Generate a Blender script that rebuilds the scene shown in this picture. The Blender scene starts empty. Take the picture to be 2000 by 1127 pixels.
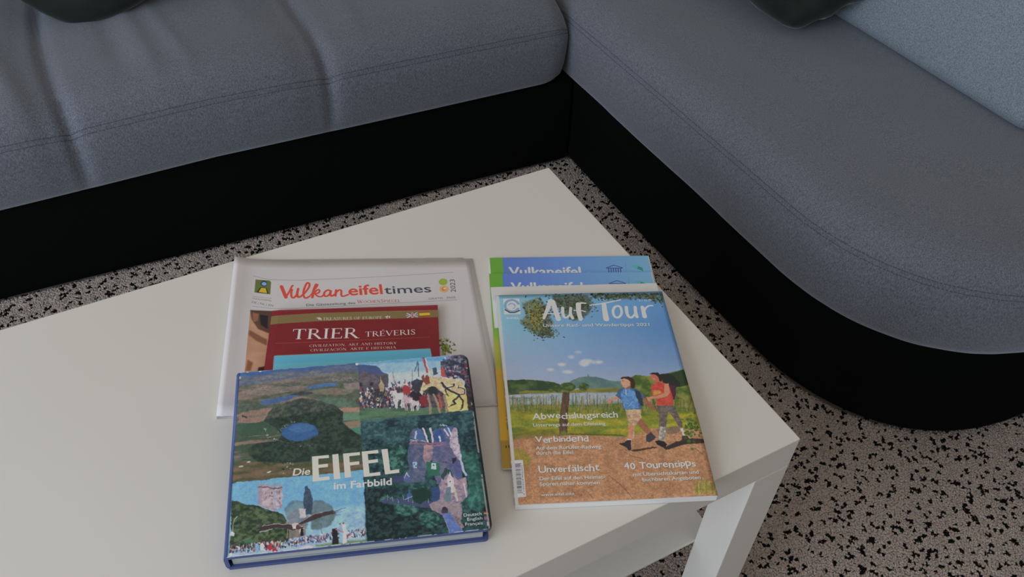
import bpy, bmesh, math, random
import numpy as np
from mathutils import Matrix, Vector
sc = bpy.context.scene
C = sc.collection
rnd = random.Random(7)
PI = math.pi

# ------------------------------------------------------------------ camera, world, lights
CR = np.array([[0.8763055677509922, 0.3052583722401068, -0.3727007889796981],
               [-0.47956230146085266, 0.6264710638977453, -0.6144542335409509],
               [0.045918960640887435, 0.717182914099428, 0.6953704888600847]])
CP = np.array([-0.597723665609603, -0.3528020156317999, 1.2432768578069129])
FPX = 1756.8809878
cam = bpy.data.cameras.new('camera'); camo = bpy.data.objects.new('camera', cam); C.objects.link(camo)
M4 = Matrix(CR.tolist()).to_4x4(); M4.translation = Vector(CP); camo.matrix_world = M4
cam.sensor_fit = 'HORIZONTAL'; cam.sensor_width = 36; cam.lens = FPX / 2000 * 36
cam.clip_start = 0.02; cam.clip_end = 50
sc.camera = camo

w = bpy.data.worlds.new('world'); sc.world = w; w.use_nodes = True
bg = w.node_tree.nodes['Background']; bg.inputs['Color'].default_value = (1.0, 0.905, 0.80, 1); bg.inputs['Strength'].default_value = 0.435

def area(name, loc, target, sx, sy, power, col):
    l = bpy.data.lights.new(name, 'AREA'); l.shape = 'RECTANGLE'; l.size = sx; l.size_y = sy; l.energy = power; l.color = col
    o = bpy.data.objects.new(name, l); C.objects.link(o); o.location = loc
    o.rotation_euler = (Vector(target) - Vector(loc)).to_track_quat('-Z', 'Y').to_euler(); return o
area('window_light', (-3.0, -0.30, 1.30), (-.1, 0.1, 0.6), 2.2, 2.1, 68, (0.76, 0.88, 1.0))   # tall balcony door to the left

sc.view_settings.view_transform = 'Standard'; sc.view_settings.look = 'None'
sc.view_settings.exposure = 0.0; sc.view_settings.gamma = 1.0; sc.view_settings.use_curve_mapping = False

# ------------------------------------------------------------------ helpers
def proj(P):
    q = (np.atleast_2d(np.array(P, float)) - CP) @ CR
    return np.stack([1000 + FPX * q[:, 0] / -q[:, 2], 563.5 - FPX * q[:, 1] / -q[:, 2]], 1)

def s2l(c):
    c = np.asarray(c, float) / 255.0
    return np.where(c <= 0.04045, c / 12.92, ((c + 0.055) / 1.055) ** 2.4)

def l2s(c):
    c = np.clip(c, 0, 1)
    return np.where(c <= 0.0031308, c * 12.92, 1.055 * c ** (1 / 2.4) - 0.055)

def mat(name, col, rough=0.6, spec=0.5, sheen=0.0, bump=None, nodes=None):
    m = bpy.data.materials.new(name); m.use_nodes = True
    b = m.node_tree.nodes['Principled BSDF']
    b.inputs['Base Color'].default_value = (*col, 1); b.inputs['Roughness'].default_value = rough
    b.inputs['Specular IOR Level'].default_value = spec
    if sheen: b.inputs['Sheen Weight'].default_value = sheen
    if nodes: nodes(m.node_tree, b)
    return m

def N(nt, typ, **kw):
    n = nt.nodes.new(typ)
    for k, v in kw.items():
        if k.startswith('i_'): n.inputs[k[2:].replace('_', ' ')].default_value = v
        else: setattr(n, k, v)
    return n

def obj(name, me, m=None, parent=None, smooth=False):
    o = bpy.data.objects.new(name, me); C.objects.link(o)
    if m is not None:
        for mm in (m if isinstance(m, (list, tuple)) else [m]): me.materials.append(mm)
    if parent: o.parent = parent
    if smooth: me.shade_smooth()
    return o

def thing(name, label, cat, loc=(0, 0, 0), group=None, rot=None):
    o = bpy.data.objects.new(name, None); C.objects.link(o); o.empty_display_size = 0.05
    o.location = loc
    if rot is not None: o.rotation_euler = rot
    o['label'] = label; o['category'] = cat
    if group: o['group'] = group
    return o

def mesh(name, vs, fs, uvs=None, mi=None):
    me = bpy.data.meshes.new(name); me.from_pydata([tuple(v) for v in vs], [], fs); me.update()
    if uvs is not None:
        ul = me.uv_layers.new(name='uv')
        idx = np.zeros(len(me.loops), np.int32); me.loops.foreach_get('vertex_index', idx)
        ul.data.foreach_set('uv', np.asarray(uvs, np.float32)[idx].ravel())
    if mi is not None: me.polygons.foreach_set('material_index', np.array(mi, np.int32))
    return me

def box(name, x0, x1, y0, y1, z0, z1, m, parent, bev=0.001):
    bm = bmesh.new(); bmesh.ops.create_cube(bm, size=1)
    for v in bm.verts:
        v.co = Vector(((x0 + x1) / 2 + v.co.x * (x1 - x0), (y0 + y1) / 2 + v.co.y * (y1 - y0), (z0 + z1) / 2 + v.co.z * (z1 - z0)))
    if bev: bmesh.ops.bevel(bm, geom=bm.edges[:], offset=bev, segments=2, affect='EDGES', profile=0.5)
    me = bpy.data.meshes.new(name); bm.to_mesh(me); bm.free()
    o = obj(name, me, m, parent); return o

def grid_faces(nu, nv, off=0, flip=False):
    i, j = np.meshgrid(np.arange(nu - 1), np.arange(nv - 1), indexing='ij')
    a = off + (i * nv + j).ravel(); b = off + ((i + 1) * nv + j).ravel(); c = off + ((i + 1) * nv + j + 1).ravel(); d = off + (i * nv + j + 1).ravel()
    f = np.stack([a, d, c, b] if flip else [a, b, c, d], 1); return [tuple(r) for r in f.tolist()]

# ------------------------------------------------------------------ print painter (flat printed covers are drawn here in code)
def vnoise(h, w_, sx, sy, seed, octs=4):
    r = np.random.RandomState(seed); out = np.zeros((h, w_)); amp = 1; tot = 0
    for o in range(octs):
        gh = max(2, int(h / sy * 2 ** o) + 2); gw = max(2, int(w_ / sx * 2 ** o) + 2)
        if gh > h * 1.5 or gw > w_ * 1.5: break
        g = r.rand(gh, gw)
        y = np.linspace(0, gh - 1.001, h); x = np.linspace(0, gw - 1.001, w_)
        y0 = y.astype(int); x0 = x.astype(int); fy = (y - y0)[:, None]; fx = (x - x0)[None]
        fy = fy * fy * (3 - 2 * fy); fx = fx * fx * (3 - 2 * fx)
        a = g[y0][:, x0]; b = g[y0][:, x0 + 1]; c = g[y0 + 1][:, x0]; d = g[y0 + 1][:, x0 + 1]
        out += amp * ((a * (1 - fx) + b * fx) * (1 - fy) + (c * (1 - fx) + d * fx) * fy); tot += amp; amp *= 0.55
    return out / tot

_txt = {}
def glyphs(s, bold=0.0):
    bold = 0.0; k = (s, bold)
    if k in _txt: return _txt[k]
    cu = bpy.data.curves.new('t', 'FONT'); cu.body = s; cu.size = 1.0; cu.offset = bold; cu.resolution_u = 5
    o = bpy.data.objects.new('t', cu); C.objects.link(o)
    me = bpy.data.meshes.new_from_object(o.evaluated_get(bpy.context.evaluated_depsgraph_get()))
    me.calc_loop_triangles()
    v = np.zeros(len(me.vertices) * 3); me.vertices.foreach_get('co', v); v = v.reshape(-1, 3)[:, :2]
    t = np.zeros(len(me.loop_triangles) * 3, np.int32); me.loop_triangles.foreach_get('vertices', t)
    tri = v[t].reshape(-1, 3, 2) if len(t) else np.zeros((0, 3, 2))
    bpy.data.objects.remove(o); bpy.data.curves.remove(cu); bpy.data.meshes.remove(me)
    _txt[k] = tri; return tri

CAPH = 0.72
SER = {  # serif capitals: width, list of strokes; s=stem with serifs, l=line, p=polyline, f=serif foot
 'A': (.80, [('l', .08, 0, .40, 1, .05), ('l', .38, 1, .72, 0, .13), ('l', .2, .36, .58, .36, .045), ('f', .08, 0), ('f', .72, 0)]),
 'C': (.74, [('p', [(.68, .78), (.6, .93), (.42, 1), (.2, .9), (.08, .5), (.2, .1), (.42, 0), (.6, .06), (.7, .22)], .07), ('l', .1, .3, .1, .7, .13), ('l', .68, .75, .68, 1, .04)]),
 'D': (.82, [('s', .15, 0, 1), ('p', [(.15, 1), (.45, 1), (.7, .8), (.72, .5), (.7, .2), (.45, 0), (.15, 0)], .055), ('l', .72, .3, .72, .7, .13)]),
 'E': (.64, [('s', .15, 0, 1), ('l', .15, .98, .56, .98, .05), ('l', .15, .52, .45, .52, .05), ('l', .15, .02, .58, .02, .05), ('l', .56, .8, .56, 1, .04), ('l', .58, 0, .6, .22, .04), ('l', .45, .42, .45, .62, .04)]),
 'F': (.6, [('s', .15, 0, 1), ('l', .15, .98, .56, .98, .05), ('l', .15, .52, .45, .52, .05), ('l', .56, .8, .56, 1, .04), ('l', .45, .42, .45, .62, .04)]),
 'G': (.8, [('p', [(.68, .8), (.6, .95), (.42, 1), (.2, .9), (.08, .5), (.2, .1), (.42, 0), (.66, .08), (.68, .42)], .07), ('l', .1, .3, .1, .7, .13), ('f', .66, .42)]),
 'H': (.84, [('s', .15, 0, 1), ('s', .69, 0, 1), ('l', .15, .5, .69, .5, .05)]),
 'I': (.34, [('s', .17, 0, 1)]),
 'K': (.8, [('s', .15, 0, 1), ('l', .2, .45, .65, 1, .05), ('l', .32, .6, .72, 0, .13), ('f', .65, 1), ('f', .72, 0)]),
 'L': (.62, [('s', .15, 0, 1), ('l', .15, .02, .58, .02, .05), ('l', .58, 0, .6, .24, .04)]),
 'N': (.86, [('l', .15, 0, .15, 1, .05), ('l', .15, 1, .7, 0, .13), ('l', .7, 0, .7, 1, .05), ('f', .15, 0), ('f', .12, 1), ('f', .7, 1)]),
 'O': (.84, [('p', [(.42, 1), (.2, .9), (.1, .5), (.2, .1), (.42, 0), (.64, .1), (.74, .5), (.64, .9), (.42, 1)], .06), ('l', .11, .3, .11, .7, .13), ('l', .73, .3, .73, .7, .13)]),
 'P': (.64, [('s', .15, 0, 1), ('p', [(.15, .98), (.4, .98), (.55, .88), (.56, .72), (.5, .55), (.36, .48), (.15, .48)], .055), ('l', .54, .62, .54, .85, .11)]),
 'R': (.76, [('s', .15, 0, 1), ('p', [(.15, .98), (.4, .98), (.53, .88), (.54, .74), (.5, .58), (.36, .5), (.15, .5)], .055), ('l', .52, .64, .52, .85, .11), ('l', .36, .5, .7, 0, .13), ('f', .72, 0)]),
 'S': (.56, [('p', [(.48, .78), (.44, .95), (.28, 1), (.12, .92), (.1, .74), (.26, .56), (.42, .44), (.48, .24), (.4, .06), (.25, 0), (.1, .06), (.06, .24)], .08), ('l', .16, .68, .42, .38, .12)]),
 'T': (.72, [('s', .36, 0, 1), ('l', .04, .98, .68, .98, .05), ('l', .04, .78, .04, 1, .04), ('l', .68, .78, .68, 1, .04)]),
 'U': (.82, [('p', [(.16, 1), (.16, .3), (.26, .06), (.42, 0), (.58, .06), (.68, .3), (.68, 1)], .055), ('l', .16, .25, .16, 1, .13), ('f', .16, 1), ('f', .68, 1)]),
 'V': (.78, [('l', .08, 1, .4, 0, .13), ('l', .4, 0, .7, 1, .05), ('f', .08, 1), ('f', .7, 1)]),
 'W': (1.1, [('l', .08, 1, .33, 0, .12), ('l', .33, 0, .55, .9, .05), ('l', .52, .95, .76, 0, .12), ('l', .76, 0, 1.0, 1, .05), ('f', .08, 1), ('f', 1.0, 1)]),
 'Y': (.74, [('l', .08, 1, .37, .45, .12), ('l', .37, .45, .66, 1, .05), ('s', .37, 0, .48), ('f', .08, 1), ('f', .66, 1)]),
 'Z': (.68, [('l', .1, .98, .58, .98, .05), ('l', .56, .98, .1, .02, .13), ('l', .08, .02, .6, .02, .05), ('l', .1, .8, .1, 1, .04), ('l', .6, 0, .6, .2, .04)]),
 ',': (.26, [('l', .13, .06, .06, -.16, .08)]), ' ': (.36, []),
}

def quad_of(x0, y0, x1, y1, wd):
    d = np.array([x1 - x0, y1 - y0], float); L = np.hypot(*d) + 1e-9; n = np.array([-d[1], d[0]]) / L * wd / 2
    a = np.array([x0, y0]); b = np.array([x1, y1]); return [a + n, b + n, b - n, a - n]

def smooth(pts, n=5):
    P_ = [np.array(p, float) for p in pts]
    if len(P_) < 3: return [tuple(p) for p in P_]
    Q_ = [2 * P_[0] - P_[1]] + P_ + [2 * P_[-1] - P_[-2]]; out = []
    for i in range(1, len(Q_) - 2):
        p0, p1, p2, p3 = Q_[i - 1:i + 3]
        for t in np.linspace(0, 1, n, endpoint=False): out.append(tuple(.5 * (2 * p1 + (p2 - p0) * t + (2 * p0 - 5 * p1 + 4 * p2 - p3) * t * t + (3 * p1 - p0 - 3 * p2 + p3) * t ** 3)))
    return out + [tuple(P_[-1])]

class Canvas:
    def __init__(s, name, corners, wpx, hpx, base=(255, 255, 255)):
        """corners: world TL, TR, BR, BL of the printed face; drawing coordinates are those of the face as measured on the photograph."""
        s.name = name; s.w = wpx; s.h = hpx
        s.a = np.ones((hpx, wpx, 3)) * np.array(base, float)
        src = proj(corners); dst = np.array([(0, 0), (wpx, 0), (wpx, hpx), (0, hpx)], float)
        A = []; B = []
        for (x, y), (u, v) in zip(src, dst):
            A.append([x, y, 1, 0, 0, 0, -u * x, -u * y]); B.append(u)
            A.append([0, 0, 0, x, y, 1, -v * x, -v * y]); B.append(v)
        s.H = np.append(np.linalg.solve(np.array(A), np.array(B)), 1).reshape(3, 3)
    def m(s, P):
        P = np.atleast_2d(np.array(P, float)); q = np.c_[P, np.ones(len(P))] @ s.H.T; return q[:, :2] / q[:, 2:]
    def scale(s, p):
        a, b, c = s.m([p, (p[0] + 1, p[1]), (p[0], p[1] + 1)]); return 0.5 * (np.hypot(*(b - a)) + np.hypot(*(c - a)))
    def cover(s, polys, mode='xor', ss=3):
        """coverage mask of polygons (canvas coordinates); returns region and mask"""
        allp = np.concatenate([np.asarray(p).reshape(-1, 2) for p in polys])
        x0 = int(max(0, math.floor(allp[:, 0].min()) - 1)); x1 = int(min(s.w, math.ceil(allp[:, 0].max()) + 1))
        y0 = int(max(0, math.floor(allp[:, 1].min()) - 1)); y1 = int(min(s.h, math.ceil(allp[:, 1].max()) + 1))
        if x1 <= x0 or y1 <= y0: return None
        W = (x1 - x0) * ss; H = (y1 - y0) * ss; m = np.zeros((H, W), bool)
        for p in polys:
            p = (np.asarray(p, float) - [x0, y0]) * ss; n = len(p)
            ly0 = int(max(0, math.floor(p[:, 1].min()))); ly1 = int(min(H, math.ceil(p[:, 1].max()) + 1))
            lx0 = int(max(0, math.floor(p[:, 0].min()))); lx1 = int(min(W, math.ceil(p[:, 0].max()) + 1))
            if ly1 <= ly0 or lx1 <= lx0: continue
            sub = np.zeros((ly1 - ly0, lx1 - lx0), bool); X = np.arange(lx0, lx1) + .5; Y = np.arange(ly0, ly1) + .5
            for i in range(n):
                (ax, ay), (bx, by) = p[i], p[(i + 1) % n]
                if ay == by: continue
                if ay > by: ax, ay, bx, by = bx, by, ax, ay
                r = (Y >= ay) & (Y < by)
                if r.any():
                    xc = ax + (Y[r] - ay) * (bx - ax) / (by - ay); sub[r] ^= X[None] < xc[:, None]
            if mode == 'xor': m[ly0:ly1, lx0:lx1] ^= sub
            else: m[ly0:ly1, lx0:lx1] |= sub
        return (slice(y0, y1), slice(x0, x1)), m.reshape(y1 - y0, ss, x1 - x0, ss).mean((1, 3))
    def paint(s, r, col, alpha=1.0, soft=0, tex=None):
        if r is None: return
        (ys, xs), m = r
        if soft:
            k = int(soft); y0, y1, x0, x1 = ys.start, ys.stop, xs.start, xs.stop
            Y0 = max(0, y0 - k); Y1 = min(s.h, y1 + k); X0 = max(0, x0 - k); X1 = min(s.w, x1 + k)
            mm = np.zeros((Y1 - Y0, X1 - X0)); mm[y0 - Y0:y1 - Y0, x0 - X0:x1 - X0] = m
            for ax in (0, 1):
                cs = np.cumsum(np.concatenate([np.repeat(np.take(mm, [0], ax) * 0, k + 1, ax), mm, np.repeat(np.take(mm, [0], ax) * 0, k, ax)], ax), ax)
                n = mm.shape[ax]; mm = (np.take(cs, range(2 * k + 1, 2 * k + 1 + n), ax) - np.take(cs, range(0, n), ax)) / (2 * k + 1)
            ys = slice(Y0, Y1); xs = slice(X0, X1); m = mm
        a = (m * alpha)[..., None]
        col = np.array(col, float)
        if tex is not None: # tex = (second colour, noise field)
            t = tex[1][ys, xs][..., None]; col = col * (1 - t) + np.array(tex[0], float) * t
        s.a[ys, xs] = s.a[ys, xs] * (1 - a) + col * a
    def poly(s, pts, col, **k):
        s.paint(s.cover([s.m(pts)], ss=2), col, **k)
    def line(s, pts, wd, col, **k):
        sc_ = s.scale(pts[0]); q = s.m(pts); L = []
        for a, b in zip(q[:-1], q[1:]): L.append(quad_of(*a, *b, wd * sc_))
        for a in q: L.append([a + wd * sc_ / 2 * np.array([math.cos(t), math.sin(t)]) for t in np.linspace(0, 2 * PI, 9)[:-1]])
        s.paint(s.cover(L, 'or'), col, **k)
    def ell(s, c, rx, ry, col, rot=0, ring=0, a0=0, a1=360, **k):
        t = np.radians(np.linspace(a0, a1, 40)); x = rx * np.cos(t); y = ry * np.sin(t); r = math.radians(rot)
        P = np.stack([c[0] + x * math.cos(r) - y * math.sin(r), c[1] + x * math.sin(r) + y * math.cos(r)], 1)
        if ring: s.line(P.tolist(), ring, col, **k)
        else: s.poly(P, col, **k)
    def text(s, st, p0, p1, cap, col, bold=0.0, serif=False, shear=0.0, jit=0, shadow=None, alpha=1.0, up=None):
        a, b = s.m([p0, p1]); d = (b - a); L = np.hypot(*d); ux = d / L; uy = np.array([ux[1], -ux[0]])
        h = cap * s.scale(p0)
        polys = []
        if serif:
            x = 0
            for ch in st:
                acc = None; base = ch; small = 1.0
                if ch in 'ÉÓ': base = {'É': 'E', 'Ó': 'O'}[ch]; acc = True
                if ch.islower(): base = ch.upper(); small = .78
                wd, ops = SER[base]
                for o in ops:
                    if o[0] == 's':
                        polys.append(quad_of(o[1], o[2], o[1], o[3], .13)); 
                        for yy in (o[2] + .02, o[3] - .02): polys.append(quad_of(o[1] - .14, yy, o[1] + .14, yy, .04))
                        n_ = 3
                    elif o[0] == 'l': polys.append(quad_of(*o[1:5], o[5])); n_ = 1
                    elif o[0] == 'f': polys.append(quad_of(o[1] - .12, o[2], o[1] + .12, o[2], .04)); n_ = 1
                    else:
                        for q0, q1 in zip(o[1][:-1], o[1][1:]): polys.append(quad_of(*q0, *q1, o[2]))
                        n_ = len(o[1]) - 1
                    for i in range(len(polys) - n_, len(polys)): polys[i] = [np.array([x + p[0] * small, p[1] * small]) for p in polys[i]]
                if acc: polys.append([np.array([x + .3, 1.08]), np.array([x + .42, 1.28]), np.array([x + .5, 1.24]), np.array([x + .36, 1.06])])
                x += (wd + .06) * small
            W = x; polys = [np.array(p) for p in polys]
            T = lambda p: a + (p[:, :1] * L / W) * ux + (p[:, 1:] * h) * uy
        else:
            if jit:
                x = 0; rj = random.Random(len(st) * 7 + ord(st[0]))
                for ch in st:
                    g = glyphs(ch, bold)
                    if len(g) == 0: x += .3; continue
                    g = g.copy(); w0 = g[..., 0].min(); w1 = g[..., 0].max(); an = rj.uniform(-jit, jit) * .12; dy = rj.uniform(-jit, jit) * .05; scl = 1 + rj.uniform(-jit, jit) * .12
                    gx = (g[..., 0] - w0) * scl; gy = g[..., 1] * scl + dy
                    g = np.stack([x + gx * math.cos(an) - gy * math.sin(an) * .5, gx * math.sin(an) + gy], -1)
                    polys += list(g); x += (w1 - w0) * scl + .07
                W = x
            else:
                g = glyphs(st, bold); polys = list(g); W = g[..., 0].max() if len(g) else 1
            T = lambda p: a + ((p[:, :1] + shear * p[:, 1:]) * L / W) * ux + (p[:, 1:] / CAPH * h) * uy
        P = [T(np.asarray(p)) for p in polys]
        if bold and not serif:
            e = bold * h / CAPH * .8
            for p in list(P):
                for ox, oy in ((e, 0), (-e, 0), (0, e * .8), (0, -e * .8)): P.append(p + [ox, oy])
        if shadow is not None:
            s.paint(s.cover([p + [1.5, 2.0] for p in P], 'or', ss=2), shadow, alpha=.55, soft=2)
        s.paint(s.cover(P, 'or'), col, alpha=alpha)
    def warp(s, amp, sc_, seed, noise=.24):
        dx = (vnoise(s.h, s.w, sc_, sc_, seed, 3) - .5) * 2 * amp; dy = (vnoise(s.h, s.w, sc_, sc_, seed + 1, 3) - .5) * 2 * amp
        Y, X = np.mgrid[0:s.h, 0:s.w]; s.a = s.a[np.clip(Y + dy, 0, s.h - 1).astype(int), np.clip(X + dx, 0, s.w - 1).astype(int)]
        g = vnoise(s.h, s.w, 7, 7, seed + 2, 2) + vnoise(s.h, s.w, 26, 20, seed + 3, 3); s.a *= (1 + noise * (g - 1))[..., None]
        for k in (0, 1): s.a = (np.roll(s.a, 1, k) + 2 * s.a + np.roll(s.a, -1, k)) / 4
    def image(s, k=0.50):
        g_ = s.a.mean(-1, keepdims=True); lin = s2l(np.clip(g_ + (s.a - g_) * .86, 0, 255)) / k
        px = np.ones((s.h, s.w, 4), np.float32); px[..., :3] = l2s(np.clip(lin, 0, .86))
        im = bpy.data.images.new(s.name, s.w, s.h); im.colorspace_settings.name = 'sRGB'
        im.pixels.foreach_set(px[::-1].ravel()); im.update(); im.pack(); return im

def print_mat(name, cv, rough=0.35, spec=0.35, k=0.50):
    im = cv.image(k)
    def nd(nt, b):
        t = N(nt, 'ShaderNodeTexImage'); t.image = im; t.interpolation = 'Cubic'; t.extension = 'EXTEND'
        uv = N(nt, 'ShaderNodeUVMap', uv_map='uv'); nt.links.new(uv.outputs[0], t.inputs[0]); nt.links.new(t.outputs[0], b.inputs['Base Color'])
    return mat(name, (1, 1, 1), rough, spec, nodes=nd)

# ------------------------------------------------------------------ materials
def fabric(name, c0, c1, sx, sy, sz, sheen=0.25, bump=0.25, scale=900):
    def nd(nt, b):
        tc = N(nt, 'ShaderNodeTexCoord'); mp = N(nt, 'ShaderNodeMapping'); mp.inputs['Scale'].default_value = (sx, sy, sz)
        nt.links.new(tc.outputs['Object'], mp.inputs[0])
        n1 = N(nt, 'ShaderNodeTexNoise', i_Scale=scale, i_Detail=3.0, i_Roughness=0.7); nt.links.new(mp.outputs[0], n1.inputs['Vector'])
        n2 = N(nt, 'ShaderNodeTexNoise', i_Scale=9.0, i_Detail=3.0); nt.links.new(tc.outputs['Object'], n2.inputs['Vector'])
        r = N(nt, 'ShaderNodeValToRGB'); r.color_ramp.elements[0].position = 0.34; r.color_ramp.elements[1].position = 0.66
        r.color_ramp.elements[0].color = (*c0, 1); r.color_ramp.elements[1].color = (*c1, 1)
        nt.links.new(n1.outputs['Fac'], r.inputs[0])
        mx = N(nt, 'ShaderNodeMix', data_type='RGBA', blend_type='MULTIPLY'); mx.inputs[0].default_value = 0.35
        r2 = N(nt, 'ShaderNodeValToRGB'); r2.color_ramp.elements[0].color = (.75, .75, .75, 1); r2.color_ramp.elements[1].color = (1.15, 1.15, 1.15, 1)
        nt.links.new(n2.outputs['Fac'], r2.inputs[0]); nt.links.new(r.outputs[0], mx.inputs[6]); nt.links.new(r2.outputs[0], mx.inputs[7])
        nt.links.new(mx.outputs[2], b.inputs['Base Color'])
        bp = N(nt, 'ShaderNodeBump'); bp.inputs['Strength'].default_value = bump; bp.inputs['Distance'].default_value = 0.0008
        nt.links.new(n1.outputs['Fac'], bp.inputs['Height']); nt.links.new(bp.outputs[0], b.inputs['Normal'])
        b.inputs['Sheen Roughness'].default_value = 0.5; b.inputs['Sheen Tint'].default_value = (0.8, 0.88, 1, 1)
    return mat(name, c0, 0.85, 0.2, sheen, nodes=nd)

FAB_TOP = fabric('grey_melange_fabric', (0.074, 0.083, 0.108), (0.205, 0.219, 0.260), 1, 1, 0.35, scale=640, sheen=.38)
FAB_BACK = fabric('light_blue_grey_fabric', (0.11, 0.143, 0.185), (0.30, 0.355, 0.41), 1, 1, .6, scale=680)
BLACK = fabric('black_base_fabric', (0.0018, 0.0024, 0.0023), (0.0042, 0.0055, 0.0052), 1, 1, 1, sheen=0.0, bump=0.1)
BLACK.node_tree.nodes['Principled BSDF'].inputs['Specular IOR Level'].default_value = 0.05
THREAD = mat('seam_thread', (0.07, 0.085, 0.11), 0.9, 0.1)
def vel(nt, b):
    tc = N(nt, 'ShaderNodeTexCoord'); n = N(nt, 'ShaderNodeTexNoise', i_Scale=14.0, i_Detail=4.0); nt.links.new(tc.outputs['Object'], n.inputs['Vector'])
    r = N(nt, 'ShaderNodeValToRGB'); r.color_ramp.elements[0].color = (.006, .010, .009, 1); r.color_ramp.elements[1].color = (.026, .035, .032, 1)
    nt.links.new(n.outputs['Fac'], r.inputs[0]); nt.links.new(r.outputs[0], b.inputs['Base Color'])
    b.inputs['Sheen Roughness'].default_value = 0.35
VELVET = mat('dark_green_velvet', (0.02, 0.03, 0.028), 0.8, 0.15, 0.25, nodes=vel)
def lacq(nt, b):
    tc = N(nt, 'ShaderNodeTexCoord'); n = N(nt, 'ShaderNodeTexNoise', i_Scale=3.0, i_Detail=3.0); nt.links.new(tc.outputs['Object'], n.inputs['Vector'])
    r = N(nt, 'ShaderNodeValToRGB'); r.color_ramp.elements[0].color = (.76, .735, .69, 1); r.color_ramp.elements[1].color = (.82, .795, .75, 1)
    nt.links.new(n.outputs['Fac'], r.inputs[0]); nt.links.new(r.outputs[0], b.inputs['Base Color'])
WHITE = mat('white_laminate', (0.78, 0.76, 0.72), 0.42, 0.4, nodes=lacq)
PAPER = mat('paper_white', (0.80, 0.79, 0.79), 0.75, 0.2)
def pages(nt, b):
    tc = N(nt, 'ShaderNodeTexCoord'); mp = N(nt, 'ShaderNodeMapping'); mp.inputs['Scale'].default_value = (3, 3, 900)
    n = N(nt, 'ShaderNodeTexNoise', i_Scale=1.0, i_Detail=2.0); nt.links.new(tc.outputs['Object'], mp.inputs[0]); nt.links.new(mp.outputs[0], n.inputs['Vector'])
    r = N(nt, 'ShaderNodeValToRGB'); r.color_ramp.elements[0].position = .3; r.color_ramp.elements[1].position = .7
    r.color_ramp.elements[0].color = (.26, .29, .31, 1); r.color_ramp.elements[1].color = (.52, .55, .57, 1)
    nt.links.new(n.outputs['Fac'], r.inputs[0]); nt.links.new(r.outputs[0], b.inputs['Base Color'])
PAGES = mat('page_edges', (.6, .6, .6), 0.8, 0.1, nodes=pages)
BLUEC = mat('blue_cover_cloth', (0.065, 0.095, 0.25), 0.5, 0.3)
REDC = mat('dark_red_cover', (0.20, 0.012, 0.018), 0.6, 0.2)
WALLM = mat('wall_paint', (0.46, 0.43, 0.39), 0.9, 0.2)

# ------------------------------------------------------------------ room shell
def carpet(nt, b):
    tc = N(nt, 'ShaderNodeTexCoord')
    v = N(nt, 'ShaderNodeTexVoronoi', i_Scale=75.0); n = N(nt, 'ShaderNodeTexNoise', i_Scale=160.0, i_Detail=3.0)
    nt.links.new(tc.outputs['Object'], v.inputs['Vector']); nt.links.new(tc.outputs['Object'], n.inputs['Vector'])
    ad = N(nt, 'ShaderNodeMath', operation='MULTIPLY_ADD'); ad.inputs[1].default_value = .5; nt.links.new(n.outputs['Fac'], ad.inputs[0]); nt.links.new(v.outputs['Distance'], ad.inputs[2])
    r = N(nt, 'ShaderNodeValToRGB'); r.color_ramp.elements[0].position = .47; r.color_ramp.elements[1].position = .53
    r.color_ramp.elements[0].color = (.012, .012, .012, 1); r.color_ramp.elements[1].color = (.36, .31, .285, 1)
    nt.links.new(ad.outputs[0], r.inputs[0]); nt.links.new(r.outputs[0], b.inputs['Base Color'])
CARP = mat('carpet_backing', (.3, .26, .24), 0.95, 0.05, nodes=carpet)
f = obj('floor', mesh('floor', [(-3.2, -2.4, 0), (3.0, -2.4, 0), (3.0, 2.6, 0), (-3.2, 2.6, 0)], [(0, 1, 2, 3)]), CARP); f['kind'] = 'structure'
def wall(name, p, q, h=2.5, t=.1, nrm=(0, 1)):
    (x0, y0), (x1, y1) = p, q; n = Vector((nrm[0], nrm[1], 0)) * t
    vs = [(x0, y0, 0), (x1, y1, 0), (x1, y1, h), (x0, y0, h)]; vs += [tuple(Vector(v) + n) for v in vs]
    o = obj(name, mesh(name, vs, [(0, 1, 2, 3), (7, 6, 5, 4), (0, 4, 5, 1), (1, 5, 6, 2), (2, 6, 7, 3), (3, 7, 4, 0)]), WALLM); o['kind'] = 'structure'
wall('wall_back', (-3.2, 2.6), (3.0, 2.6), nrm=(0, 1))
wall('unseen_blocking_wall', (3.0, -2.2), (-3.2, -2.2), nrm=(0, -1))  # unseen wall behind the camera, added to cut ambient light on front faces
wall('wall_right', (1.9, -2.4), (1.9, 2.6), nrm=(1, 0))

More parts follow.
